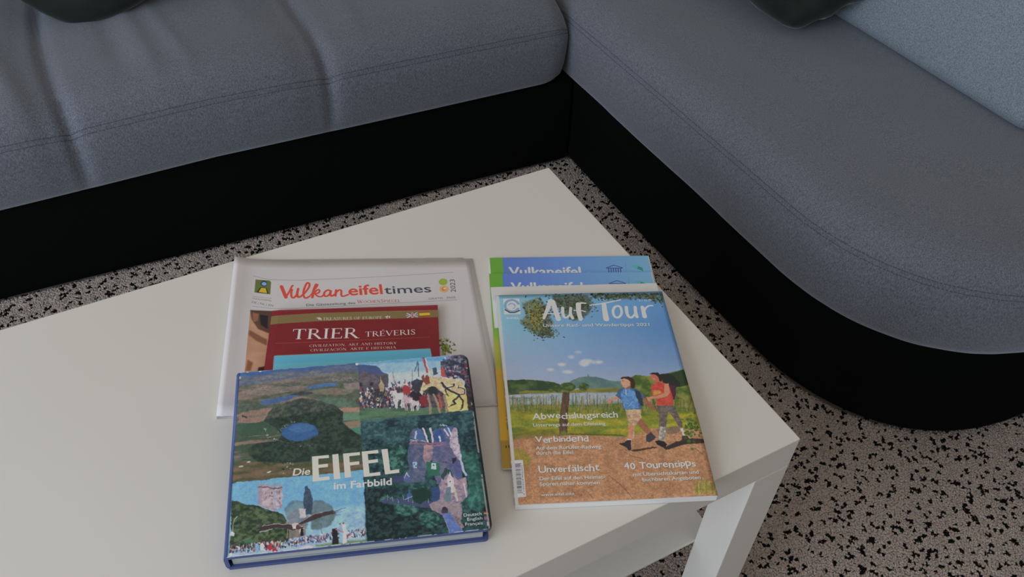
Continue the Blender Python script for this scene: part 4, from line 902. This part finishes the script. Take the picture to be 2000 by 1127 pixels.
ce.poly([z5(*p) for p in [(940, 660), (1020, 690), (1060, 780), (1030, 790)]], (132, 108, 112), tex=((90, 84, 84), stx(nC)), soft=2)
# title
ce.warp(3.5, 12, 90, noise=.12); ce.warp(6, 60, 190, noise=.10)
TI = (198, 172, 164)
E5 = lambda x, y: (430 + x * .39654, 680 + y * .39654)
def blk(pts): ce.poly([E5(*p) for p in pts], TI)
sh = (30, 40, 44)
blk([(452, 534), (535, 526), (536, 541), (484, 545), (484, 574), (531, 569), (531, 585), (485, 590), (487, 637), (538, 630), (539, 648), (456, 657)])
blk([(552, 524), (582, 521), (592, 643), (560, 646)])
blk([(605, 520), (688, 512), (689, 527), (636, 532), (638, 562), (685, 557), (686, 573), (640, 578), (645, 634), (614, 638)])
blk([(697, 510), (778, 501), (780, 517), (727, 522), (730, 552), (777, 546), (778, 562), (731, 568), (736, 616), (788, 609), (790, 626), (708, 634)])
blk([(794, 499), (825, 496), (838, 602), (882, 596), (883, 613), (812, 622)])
ce.text('Die', E5(353, 628), E5(440, 622), 15.0, TI, bold=.035, shear=.12, shadow=(20, 20, 20))
ce.text('im Farbbild', E5(557, 695), E5(845, 672), 15.0, (200, 178, 176), bold=.035)
for i, t_ in enumerate(('Deutsch', 'English', 'Français')):
    a = [(1198, 829), (1216, 850), (1206, 874)][i]; b = [(1288, 820), (1292, 842), (1294, 866)][i]; ce.text(t_, E5(*a), E5(*b), 6.6, (190, 200, 196), bold=.012)
for k, cols in enumerate([[(30, 30, 34), (120, 46, 40), (190, 140, 80)], [(90, 84, 120), (150, 96, 110), (90, 84, 120)], [(50, 70, 110), (190, 190, 196), (150, 50, 60)]]):
    x, y = [(1299, 793), (1300, 824), (1305, 852)][k]
    for j, c_ in enumerate(cols):
        q = [(x, y + j * 7), (x + 26, y - 2 + j * 7), (x + 26, y + 5 + j * 7), (x, y + 7 + j * 7)] if k < 2 else [(x + j * 9, y - j), (x + 9 + j * 9, y - j - 1), (x + 10 + j * 9, y + 18 - j), (x + 1 + j * 9, y + 19 - j)]
        ce.poly([E5(*p) for p in q], c_)
# wear: scuffed borders
hh, ww = ce.h, ce.w
ed = vnoise(hh, ww, 30, 30, 77, 4); X_, Y_ = np.meshgrid(np.arange(ww), np.arange(hh))
def wearb(dist, lo, hi, amt, col):
    m_ = np.clip(1 - dist / (lo + hi * ed), 0, 1) * (ed > .46) * amt; ce.a[:] = ce.a * (1 - m_[..., None]) + np.array(col) * m_[..., None]
wearb(ww - 1 - X_ + 0 * Y_, 0, 0.01, 0, (0, 0, 0))
rb = np.abs(X_ - (ww - 17)); mk = (rb < 4.5) * (vnoise(hh, ww, 60, 60, 78, 4) > .47) * (Y_ > 330); mk = mk * .75; ce.a[:] = ce.a * (1 - mk[..., None]) + np.array((168, 166, 160)) * mk[..., None]
mk = ((X_ > ww - 12)) * .8; ce.a[:] = ce.a * (1 - mk[..., None]) + np.array((26, 34, 36)) * mk[..., None]
wearb(hh - 1 - Y_, 2, 7, .8, (186, 190, 200)); wearb(Y_ * 1.0, 1, 6, .55, (150, 160, 176))
m_ = ((X_ < 9) * 1.0)[..., None]; ce.a[:] = ce.a * (1 - m_) + np.array((66, 92, 168)) * m_
for (x, y) in ((467, 737), (483, 725), (508, 724), (697, 711), (450, 1082)): ce.ell((x, y), 3, 2.6, (190, 198, 214), soft=1)
EM = print_mat('photo_book_print', ce, .36, .35)
bk = thing('book', 'thick landscape photo book in worn blue covers, on top of the red guide', 'book'); 
MB = Matrix([[U_[0], V_[0], N_[0], O_[0]], [U_[1], V_[1], N_[1], O_[1]], [U_[2], V_[2], N_[2], O_[2]], [0, 0, 0, 1]]); bk.matrix_world = MB
LC = [np.array(p) for p in [(0, eh), (ew, eh), (ew, 0), (0, 0)]]
LB = [np.array(p) for p in [(0, eh), (ew - .001, eh), (ew - .003, .0), (0, .0)]]
slab('back_cover', LB, K(.0), lambda u, v: .0046, (BLUEC, BLUEC), bk, (0, 0, 0), 12, 10, rr=.004)
slab('page_block', LC, K(.0047), K(.0163), (PAGES, PAGES), bk, (0, 0, 0), 8, 8, inset=(.004, .009, .004, .0028))
slab('front_cover', LC, lambda u, v: .0211 - .0030 * max(0, (u - .955) / .045) ** 2 + .0004 * math.sin(v * 5) - .0008 * math.exp(-(u / .02) ** 2), K(.0045), (EM, BLUEC), bk, (0, 0, 0), 60, 10, rr=.007)
# rounded spine
V = []; F = []; sg = 12
for j, yy in enumerate(np.linspace(.0005, eh - .0005, 10)):
    for k in range(sg + 1):
        a = PI / 2 + PI * k / sg; V.append((.0016 + .0042 * math.cos(a) * 1.0, yy, .0128 + .0126 * math.copysign(abs(math.sin(a)) ** .55, math.sin(a))))
F = grid_faces(10, sg + 1); F.append(tuple(range(sg + 1))); F.append(tuple(9 * (sg + 1) + k for k in range(sg + 1))[::-1])
sp = obj('spine', mesh('spine', V, F), BLUEC, bk, False)

# ---- 4 blue brochures ----
def brochure(name, x, y, a, z, label, seed, dy):
    cor = rect_xy(x, y, a, .21, .297, 'tl')
    cv = Canvas(name, c3(cor, [z + .0026] * 4), 840, 1188, (74, 104, 178))
    X, Y = np.meshgrid(np.linspace(0, 1, 840), np.linspace(0, 1, 1188)); g = np.clip(X, 0, 1)[..., None]
    cv.a[:] = np.array((72, 98, 174)) * (1 - g) + np.array((92, 144, 196)) * g
    gs = (X < .079); cv.a[gs] = (84, 146, 44)
    t = np.clip((Y - .30) / .12, 0, 1)[..., None]; low = (X < .079)[..., None]
    cv.a[:] = np.where(low, cv.a * (1 - t) + np.array((150, 152, 52)) * t, cv.a)
    t = np.clip((Y - .52) / .05, 0, 1)[..., None]; cv.a[:] = np.where(low, cv.a * (1 - t) + np.array((196, 142, 34)) * t, cv.a)
    t = np.clip((Y - .875) / .01, 0, 1)[..., None]; cv.a[:] = np.where(low, cv.a * (1 - t) + np.array((150, 118, 34)) * t, cv.a)
    z6 = lambda px, py: (940 + px * .18634, 490 + (py + dy) * .18634 )
    cv.text('Vulkaneifel', z6(296 + seed * 22, 262), z6(1048 + seed * 22, 258), 21.5, (196, 202, 214), bold=.03)
    DB = (42, 66, 120); ox, oy = seed * 32, 0
    P = lambda px, py: z6(px + ox, py + oy)
    cv.line([P(1310, 178), P(1390, 148), P(1480, 176)], 1.4, DB); cv.line([P(1312, 180), P(1478, 180)], 1.6, DB); cv.line([P(1325, 232), P(1478, 230)], 1.4, DB)
    for k in range(6): cv.line([P(1335 + k * 25, 185), P(1338 + k * 25, 224)], 1.5, DB)
    cv.line([P(1512, 120), P(1516, 215)], .7, (70, 110, 150), alpha=.7)
    cv.ell(P(1620, 178), 14, 8, (80, 150, 160), ring=.9, alpha=.7); cv.poly([P(*q) for q in [(1560, 160), (1620, 142), (1690, 175), (1696, 215), (1670, 200), (1620, 186)]], (60, 150, 140), alpha=.6, soft=1)
    cv.poly([P(*q) for q in [(1640, 160), (1690, 176), (1697, 216), (1672, 198), (1635, 188)]], (36, 122, 110))
    cv.line([P(1115, 224), P(1190, 230)], .9, (170, 180, 205), alpha=.7)
    for k in range(30): 
        yy = rg.uniform(.46, .86); cv.a[int(yy * 1188):int(yy * 1188) + rg.randint(10, 40), 34:48] = rg.choice([(150, 130, 110), (60, 60, 50), (180, 176, 170), (90, 70, 90)])
    for k in (0, 1): cv.a[1072:1084, 20 + k * 13:25 + k * 13] = (50, 40, 30)
    b = thing('brochure', label, 'magazine', (cor[3][0], cor[3][1], z), 'blue travel brochures'); og = (cor[3][0], cor[3][1], z)
    slab('page_block', cor, K(z), K(.0021), (PAPER, PAPER), b, og, 2, 4, inset=(.0005, -.0012, 0, 0))
    slab('cover', cor, K(z + .0021), K(.0003), (print_mat(name + '_print', cv, .35, .35), PAPER), b, og, 2, 4)
brochure('blue_brochure_lower', -.1727, .4093, -.4294, .4502, 'blue and green travel brochure at the bottom of the right-hand pile', 0, 0)
brochure('blue_brochure_upper', -.1886, .3805, -.4360, .4527, 'second blue and green travel brochure, lying on the lowest one', 1, 162)
# white leaflet between
LC2 = rect_xy(-.1988, .3565, -.418, .2115, .070, 'tl')
lf = thing('leaflet', 'plain white leaflet edge showing between the blue brochures and hiking magazine', 'leaflet', (LC2[3][0], LC2[3][1], .4551))
for k in range(2): slab('leaflet_page', shift(LC2, .0006 * k, -.0004 * k), (lambda k: lambda u, v: .4551 + k * .0007 + .0002 * math.sin(u * 20) * (1 - v))(k), K(.0006), (PAPER, PAPER), lf, (LC2[3][0], LC2[3][1], .4551), 24, 2)

# ---- 5 hiking magazine ----
AC = rect_xy(-.3245, .0654, -.421, .2095, .2945)
def azb(u, v):   # lower end droops from the pile down to the table top
    t = min(1, max(0, (v - .66) / .34)); t = t * t * (3 - 2 * t); return .4567 * (1 - t) + .4504 * t + .0018 * max(0, u - .5) * t
ATH = .0075
ca = Canvas('hiking_magazine_front', c3(AC, [azb(0, 0) + ATH, azb(1, 0) + ATH, azb(1, 1) + ATH, azb(0, 1) + ATH]), 1000, 1406, (90, 140, 185))
X, Y = np.meshgrid(np.linspace(0, 1, 1000), np.linspace(0, 1, 1406))
def ramp(Y, ks, cs): return np.stack([np.interp(Y, ks, [c_[i] for c_ in cs]) for i in range(3)], -1)
skyL = ramp(Y, [0, .2, .38, .5], [(104, 160, 196), (112, 158, 192), (132, 152, 182), (140, 150, 172)]); skyR = ramp(Y, [0, .2, .38, .5], [(78, 130, 184), (70, 116, 172), (92, 126, 172), (128, 142, 170)])
ca.a[:] = skyL * (1 - X[..., None]) + skyR * X[..., None]
ma = vnoise(1406, 1000, 50, 40, 41, 6); mb = vnoise(1406, 1000, 14, 12, 42, 4); mc = vnoise(1406, 1000, 120, 30, 43, 6); md = vnoise(1406, 1000, 8, 60, 44, 4); me_ = vnoise(1406, 1000, 6, 5, 45, 2)
z8 = lambda x, y: (970 + x * .18634, 690 + y * .18634); z7 = lambda x, y: (1160 + x * .17752, 700 + y * .17752); z6 = lambda x, y: (940 + x * .18634, 490 + y * .18634)
zq = lambda x, y: (930 + x * .25735, 720 + y * .25735)
# clouds
for (x, y, rx, ry) in ((780, 50, 6, 3), (920, 115, 11, 7), (950, 90, 9, 4), (1050, 105, 12, 3.5), (740, 210, 11, 3.5), (680, 130, 8, 3.5), (850, 0, 7, 2.5), (560, 185, 7, 2.5)): ca.ell(z8(x, y), rx, ry, (176, 176, 190), soft=7, alpha=.85, tex=((150, 160, 185), stx(ma, .45, .7)))
# hills
ca.poly([z8(*p) for p in [(740, 330), (780, 300), (860, 270), (940, 258), (1040, 262), (1130, 285), (1200, 305), (1330, 308), (1400, 320), (1400, 385), (740, 390)]], (72, 104, 104), tex=((88, 116, 108), stx(ma)))
ca.line([z8(955, 260), z8(953, 236)], 1.2, (70, 80, 80))
ca.poly([z8(*p) for p in [(60, 300), (200, 295), (330, 290), (480, 305), (600, 320), (665, 345), (680, 420), (400, 440), (70, 460)]], (42, 64, 44), tex=((76, 96, 52), stx(ma, .4, .7)), soft=1)
ca.poly([z8(*p) for p in [(230, 425), (300, 408), (640, 412), (980, 385), (1360, 372), (1360, 425), (940, 430), (500, 440), (230, 445)]], (128, 116, 52), tex=((96, 104, 50), stx(mc)))
ca.poly([z8(*p) for p in [(80, 470), (300, 455), (700, 445), (1000, 430), (1400, 425), (1600, 450), (1600, 560), (80, 600)]], (140, 150, 162), tex=((122, 134, 150), stx(mc)))
ca.line([z8(90, 470), z8(300, 466), z8(520, 462)], 1.2, (176, 178, 176)); ca.line([z8(90, 492), z8(400, 490)], 1.2, (84, 96, 84))
for (x, y, rx, ry) in ((740, 370, 16, 9), (910, 370, 10, 8), (640, 390, 8, 7), (570, 400, 5, 5)): ca.ell(z8(x, y), rx, ry, (48, 72, 38), soft=2, tex=((84, 100, 46), stx(mb)))
ca.poly([(1215, 750), (1240, 735), (1275, 738), (1330, 725), (1345, 735), (1355, 790), (1225, 795)], (62, 84, 36), soft=2, tex=((112, 124, 48), stx(ma)))
ca.poly([(1305, 733), (1335, 724), (1345, 755), (1318, 760)], (40, 60, 34), soft=2)
# meadow
ca.poly([z8(*p) for p in [(90, 560), (500, 560), (1000, 560), (2200, 480), (2200, 900), (1300, 900), (600, 890), (120, 930)]], (128, 124, 34), tex=((84, 104, 36), stx(mc, .4, .66)), soft=3)
ca.poly([z8(*p) for p in [(100, 650), (900, 660), (1400, 700), (2200, 640), (2200, 800), (1300, 850), (120, 800)]], (160, 146, 34), tex=((116, 124, 38), stx(mc, .35, .7)), soft=8, alpha=.8)
# reeds
for i in range(620):
    x = rg.uniform(95, 2180); 
    if 1180 < x < 1700 and rg.random() < .3: continue
    yb = rg.uniform(560, 650); h_ = rg.uniform(30, 150) * (1.0 if x < 1150 or x > 1600 else .8)
    ca.line([z8(x, yb), z8(x + rg.uniform(-10, 10), yb - h_)], rg.uniform(.5, 1.2), rg.choice([(74, 96, 44), (96, 112, 56), (128, 116, 84), (58, 82, 40), (140, 124, 92), (110, 104, 60)]), alpha=.8)
# path
ca.poly([z8(*p) for p in [(110, 950), (250, 880), (640, 870), (960, 880), (1300, 910), (1450, 870), (1650, 800), (2300, 800), (2400, 1700), (100, 1700)]], (150, 102, 70), tex=((178, 132, 96), stx(me_, .3, .75)), soft=3)
ca.poly([z8(*p) for p in [(110, 950), (640, 860), (1500, 900), (2400, 1100), (2400, 1700), (100, 1700)]], (136, 92, 62), tex=((170, 120, 84), stx(ma, .3, .7)), soft=6, alpha=.45)
ca.poly([zq(*p) for p in [(260, 640), (330, 610), (420, 680), (400, 740), (330, 760), (270, 700)]], (128, 120, 40), soft=6, alpha=.8); ca.poly([zq(*p) for p in [(240, 520), (560, 470), (640, 520), (260, 560)]], (96, 92, 34), soft=6, alpha=.6)
for i in range(1500):
    x = rg.uniform(250, 1860); y = rg.uniform(560, 1050); ca.ell(zq(x, y), rg.uniform(.3, 1.1), rg.uniform(.3, .7), rg.choice([(110, 70, 46), (196, 156, 120), (90, 60, 42), (206, 172, 140), (150, 100, 70)]), alpha=.6)
for pts in ([(1000, 810), (1060, 850), (1130, 910), (1190, 985)], [(1120, 640), (1180, 670), (1260, 690)], [(1650, 610), (1720, 660)], [(840, 930), (890, 980)]): ca.line([zq(*p) for p in pts], 1.2, (96, 62, 40), alpha=.7)
for i in range(150): x = rg.uniform(1660, 1850); ca.line([zq(x, rg.uniform(900, 965)), zq(x + rg.uniform(-20, 20), rg.uniform(830, 920))], .7, rg.choice([(130, 130, 40), (90, 100, 36), (160, 150, 70)]), alpha=.7)
ca.line([z8(740, 868), z8(1000, 872), z8(1320, 880)], 2.2, (76, 72, 34), soft=2)
# post
ca.poly([z8(*p) for p in [(690, 425), (765, 425), (745, 640), (735, 880), (650, 880), (655, 700)]], (70, 54, 42), tex=((92, 70, 52), stx(md)))
ca.poly([z8(*p) for p in [(640, 880), (700, 830), (760, 880)]], (90, 100, 36), soft=3)
# shadows on the path
ca.poly([z7(*p) for p in [(400, 1020), (660, 985), (700, 995), (440, 1040)]], (66, 48, 40), soft=1); ca.poly([z7(*p) for p in [(760, 1000), (900, 930), (1080, 895), (1230, 910), (1240, 940), (1000, 960), (790, 1020)]], (54, 44, 42), soft=1)
ca.poly([z7(*p) for p in [(680, 800), (900, 760), (960, 800), (900, 850), (700, 850)]], (104, 88, 78), soft=3, alpha=.7)
# woman in blue
SK = (182, 120, 92); SKD = (140, 86, 62)
ca.poly([z7(*p) for p in [(240, 440), (280, 440), (285, 470), (200, 480), (165, 525), (145, 520), (150, 480), (180, 460)]], SK); ca.poly([z7(*p) for p in [(530, 460), (580, 450), (620, 500), (680, 590), (660, 600), (560, 520)]], SKD)
ca.poly([z7(*p) for p in [(340, 585), (510, 580), (515, 700), (470, 750), (440, 760), (440, 900), (370, 905), (375, 720)]], (190, 156, 124), tex=((160, 124, 96), stx(mb)))
ca.poly([z7(*p) for p in [(470, 740), (510, 680), (610, 800), (620, 860), (570, 850)]], SKD)
ca.poly([z7(*p) for p in [(370, 760), (445, 760), (440, 800), (405, 905), (370, 905)]], SK)
ca.poly([z7(*p) for p in [(275, 950), (330, 940), (370, 915), (405, 920), (405, 1020), (380, 1025), (340, 985), (285, 965)]], (44, 40, 46)); ca.line([z7(368, 908), z7(406, 914)], 2, (190, 180, 180)); ca.poly([z7(*p) for p in [(570, 870), (620, 830), (680, 885), (650, 910), (610, 940), (570, 930)]], (56, 52, 62))
ca.poly([z7(*p) for p in [(235, 430), (270, 360), (330, 330), (400, 345), (470, 350), (560, 440), (520, 470), (520, 580), (320, 580), (300, 480)]], (58, 88, 128)); ca.poly([z7(*p) for p in [(285, 400), (330, 345), (400, 355), (440, 380), (480, 480), (490, 570), (330, 580), (310, 500)]], (84, 134, 190), tex=((66, 110, 168), stx(mb)))
ca.poly([z7(*p) for p in [(440, 360), (500, 380), (530, 470), (540, 540), (510, 540), (470, 460)]], (42, 52, 66)); ca.line([z7(350, 360), z7(350, 420)], 1.2, (170, 190, 220)); ca.line([z7(365, 560), z7(420, 500)], .9, (130, 170, 210))
ca.poly([z7(*p) for p in [(320, 300), (390, 310), (390, 350), (350, 355)]], SKD); ca.poly([z7(*p) for p in [(300, 230), (360, 230), (395, 270), (390, 320), (340, 345), (310, 320), (290, 280)]], (196, 136, 108), soft=1)
ca.poly([z7(*p) for p in [(285, 240), (310, 220), (380, 215), (430, 240), (450, 290), (440, 350), (400, 340), (405, 280), (370, 250), (330, 235), (300, 245)]], (58, 34, 30), soft=1); ca.line([z7(318, 298), z7(335, 300)], .8, (220, 200, 190))
ca.line([z7(305, 262), z7(325, 262)], .7, (70, 40, 34)); 
# woman in red
ca.poly([z7(*p) for p in [(720, 190), (800, 180), (860, 200), (940, 280), (940, 330), (900, 330), (880, 470), (830, 470), (760, 300)]], (34, 40, 36), soft=1)
ca.poly([z7(*p) for p in [(830, 300), (890, 320), (900, 400), (880, 460), (840, 460)]], (70, 36, 50))
ca.poly([z7(*p) for p in [(680, 540), (870, 535), (920, 640), (960, 720), (970, 780), (930, 780), (860, 660), (810, 610), (795, 700), (790, 780), (710, 780), (710, 640)]], (108, 96, 88), tex=((86, 76, 72), stx(mb)))
ca.poly([z7(*p) for p in [(720, 770), (780, 770), (790, 880), (760, 930), (705, 910)]], (170, 166, 156), tex=((120, 116, 104), stx(mb))); ca.poly([z7(*p) for p in [(940, 790), (970, 790), (1000, 860), (980, 880)]], (190, 184, 170)); ca.poly([z7(*p) for p in [(960, 870), (1020, 870), (1050, 900), (960, 930)]], (60, 50, 46))
ca.poly([z7(*p) for p in [(670, 930), (710, 915), (770, 930), (800, 960), (780, 1000), (740, 985), (690, 965)]], (34, 32, 38))
ca.poly([z7(*p) for p in [(630, 310), (700, 270), (780, 290), (830, 330), (860, 440), (870, 535), (680, 540), (690, 460), (640, 440), (625, 370)]], (196, 70, 54), tex=((176, 56, 48), stx(mb))); ca.poly([z7(*p) for p in [(650, 370), (720, 370), (740, 400), (650, 430)]], (206, 130, 60), soft=4)
ca.poly([z7(*p) for p in [(770, 300), (820, 290), (830, 400), (800, 440), (700, 460), (600, 465), (600, 445), (690, 430), (770, 400)]], SK); ca.line([z7(640, 470), z7(690, 600)], 1.2, (80, 60, 56)); ca.poly([z7(*p) for p in [(570, 440), (625, 450), (620, 500), (590, 490)]], SK)
ca.poly([z7(*p) for p in [(615, 195), (660, 185), (715, 220), (715, 270), (660, 275), (625, 240)]], (176, 90, 76), soft=1); ca.poly([z7(*p) for p in [(605, 190), (640, 168), (700, 170), (740, 210), (740, 270), (715, 265), (705, 220), (660, 190)]], (44, 30, 32), soft=1); ca.line([z7(645, 240), z7(665, 238)], .8, (210, 190, 180))
for i in range(70): ca.ell(z7(rg.gauss(1060, 45), rg.gauss(790, 70)), rg.uniform(1, 4), rg.uniform(1, 3), rg.choice([(66, 96, 34), (90, 120, 44), (52, 78, 30)]), alpha=.9)
# leaves at the top
ca.poly([z6(*p) for p in [(430, 560), (520, 510), (640, 520), (690, 640), (760, 760), (700, 880), (600, 900), (480, 820), (400, 760), (470, 680)]], (92, 88, 36), tex=((58, 62, 32), stx(mb)), soft=7, alpha=.6)
ca.poly([z6(*p) for p in [(740, 465), (1120, 465), (1160, 560), (1130, 660), (1040, 720), (960, 740), (860, 640), (760, 560)]], (48, 54, 36), tex=((76, 84, 50), stx(mb)), soft=7, alpha=.75)
ca.poly([z6(*p) for p in [(1180, 458), (1900, 440), (1915, 540), (1800, 530), (1640, 500), (1400, 520), (1200, 490)]], (52, 62, 44), tex=((80, 110, 110), stx(mb)), soft=5, alpha=.6)
for i in range(900):
    k = rg.random()
    if k < .45: x = rg.gauss(590, 75); y = rg.gauss(680, 85)
    elif k < .72: x = rg.gauss(960, 110); y = rg.gauss(570, 70)
    else: x = rg.uniform(1150, 1900); y = 450 + abs(rg.gauss(0, 26 + max(0, x - 1750) * .3)) + 0
    if y < 440 or x < 395: continue
    lit = x < 640 and y < 860
    c_ = rg.choice([(118, 112, 34), (86, 88, 30), (140, 128, 40), (58, 66, 30)]) if (lit and rg.random() < .75) else rg.choice([(52, 60, 34), (40, 46, 32), (74, 84, 44), (60, 52, 34), (66, 96, 90)])
    ca.ell(z6(x, y), rg.uniform(1.2, 3.2), rg.uniform(.8, 1.8), c_, rot=rg.uniform(-70, 70), alpha=.92)
for i in range(160):
    x = rg.gauss(680, 60); y = rg.gauss(860, 35); ca.ell(z6(x, y), rg.uniform(1.0, 2.8), rg.uniform(.7, 1.4), rg.choice([(58, 70, 44), (44, 54, 40), (84, 90, 50)]), rot=rg.uniform(-70, 70), alpha=.92)
# logo
ca.warp(3.2, 12, 95, noise=.03 + .17 * np.clip((Y - .5) / .1, 0, 1))
WH = (188, 190, 196)
ca.poly([z6(*p) for p in [(228, 502), (398, 500), (414, 668), (240, 670)]], WH)
ca.ell(z6(322, 578), 13.5, 11.5, (104, 138, 176), ring=4.6, a0=20, a1=330, rot=8); ca.ell(z6(318, 582), 6.5, 5.2, (110, 144, 180), ring=2.4, a0=-150, a1=60)
ca.line([z6(250, 620), z6(300, 650), z6(350, 650), z6(402, 628)], 2.6, (60, 72, 84)); ca.line([z6(268, 595), z6(310, 606), z6(352, 590)], 1.6, WH)
ca.text('EIFEL', z6(264, 718), z6(404, 716), 3.8, WH, bold=.04); ca.line([z6(497, 530), z6(502, 720)], .5, (190, 196, 200), alpha=.6)
# title strokes
TW = (200, 200, 204)
def b6(pts, wd, w1=None):
    w1 = wd if w1 is None else w1; pts = smooth(pts, 4); q = [z6(*p) for p in pts]
    for i in range(len(q) - 1): 
        for k in range(3):
            a = [q[i][j] + (q[i + 1][j] - q[i][j]) * k / 3 for j in (0, 1)]; b = [q[i][j] + (q[i + 1][j] - q[i][j]) * (k + 1) / 3 for j in (0, 1)]; f_ = (i + k / 3) / (len(q) - 1)
            ca.line([a, b], (wd * (1 - f_) + w1 * f_) * .186, TW)
b6([(728, 525), (700, 600), (655, 712)], 46, 26); b6([(748, 530), (770, 600), (808, 722)], 44, 46); b6([(645, 668), (720, 662), (826, 660)], 12, 10)
b6([(852, 600), (856, 660), (872, 700), (900, 700), (930, 670)], 30, 18); b6([(938, 600), (935, 660), (958, 712)], 26, 28)
b6([(1096, 552), (1050, 548), (1022, 560)], 14, 26); b6([(1018, 560), (1022, 640), (1042, 722)], 46, 40); b6([(972, 628), (1030, 626), (1092, 640)], 12)
b6([(1140, 572), (1280, 552), (1462, 514)], 14, 12); b6([(1285, 560), (1296, 640), (1310, 722)], 40, 52)
b6([(1440, 580), (1400, 590), (1380, 640), (1400, 695), (1440, 700), (1470, 660), (1462, 600), (1440, 580)], 24, 22)
b6([(1520, 592), (1528, 660), (1550, 698), (1580, 700), (1612, 665)], 30, 20); b6([(1612, 590), (1618, 650), (1632, 698)], 28, 30)
b6([(1688, 590), (1700, 640), (1712, 694)], 32, 42); b6([(1705, 640), (1725, 600), (1760, 578), (1796, 576)], 20, 14)
DS_ = (40, 50, 50)
ca.text('Unsere Rad- und Wandertipps 2021', z6(645, 804), z6(1764, 792), 7.0, TW, bold=.02, shadow=DS_)
ca.text('2,- EUR', z6(1652, 532), z6(1788, 524), 4.2, (170, 180, 190), bold=.01)
WT = (206, 204, 200)
ca.text('Abwechslungsreich', zq(428, 402), zq(1080, 385), 13.5, WT, bold=.02, jit=1, shadow=DS_)
ca.text('Unterwegs auf dem Eifelsteig', zq(430, 458), zq(980, 444), 7.2, WT, bold=.018, shadow=DS_)
ca.text('Verbindend', zq(450, 576), zq(858, 562), 13.5, WT, bold=.02, jit=1, shadow=DS_)
ca.text('Auf dem RurUfer-Radweg', zq(454, 628), zq(948, 614), 7.4, WT, bold=.018, shadow=DS_)
ca.text('durch die Eifel', zq(456, 664), zq(736, 656), 7.4, WT, bold=.018, shadow=DS_)
ca.text('Unverfälscht', zq(476, 794), zq(944, 776), 14, WT, bold=.02, jit=1, shadow=DS_)
ca.text('Der Eifel auf den Heimat-', zq(480, 850), zq(980, 834), 7.6, WT, bold=.018, shadow=DS_)
ca.text('Spuren näher kommen', zq(484, 890), zq(940, 876), 7.6, WT, bold=.018, shadow=DS_)
ca.text('www.eifel.info', zq(494, 968), zq(746, 958), 6.2, WT, bold=.012, shadow=DS_)
ca.text('40 Tourentipps', zq(1130, 768), zq(1672, 742), 14, WT, bold=.02, jit=1, shadow=DS_)
ca.text('mit Übersichtskarten und', zq(1192, 818), zq(1690, 798), 7.4, WT, bold=.018, shadow=DS_)
ca.text('buchbaren Angeboten', zq(1264, 856), zq(1704, 838), 7.4, WT, bold=.018, shadow=DS_)
# barcode
ca.poly([zq(*p) for p in [(262, 704), (354, 702), (380, 972), (278, 978)]], (182, 186, 194))
for i in range(30):
    t = i / 30 + rg.uniform(0, .01); wd = rg.choice([.6, .9, 1.5]); y = 730 + t * 220
    ca.line([zq(266 + t * 18, y), zq(332 + t * 16 + (10 if i in (0, 15, 29) else 0), y - 3)], wd, (70, 72, 84))
ca.text('4 190954 906502', zq(372, 962), zq(350, 738), 3.2, (90, 90, 104))
AM = print_mat('hiking_magazine_print', ca, .33, .35)
hm = thing('magazine', 'hiking magazine with two walkers on its cover, topmost of the right-hand pile', 'magazine', (AC[3][0], AC[3][1], .45)); AO = (AC[3][0], AC[3][1], .45)
slab('page_block', AC, azb, K(ATH - .0003), (PAPER, PAPER), hm, AO, 8, 40, inset=(.0005, .001, .001, -.0008))
slab('cover', AC, lambda u, v: azb(u, v) + ATH - .0003 - .0010 * math.exp(-(u / .015) ** 2), K(.0003), (AM, PAPER), hm, AO, 40, 40, smooth=True)
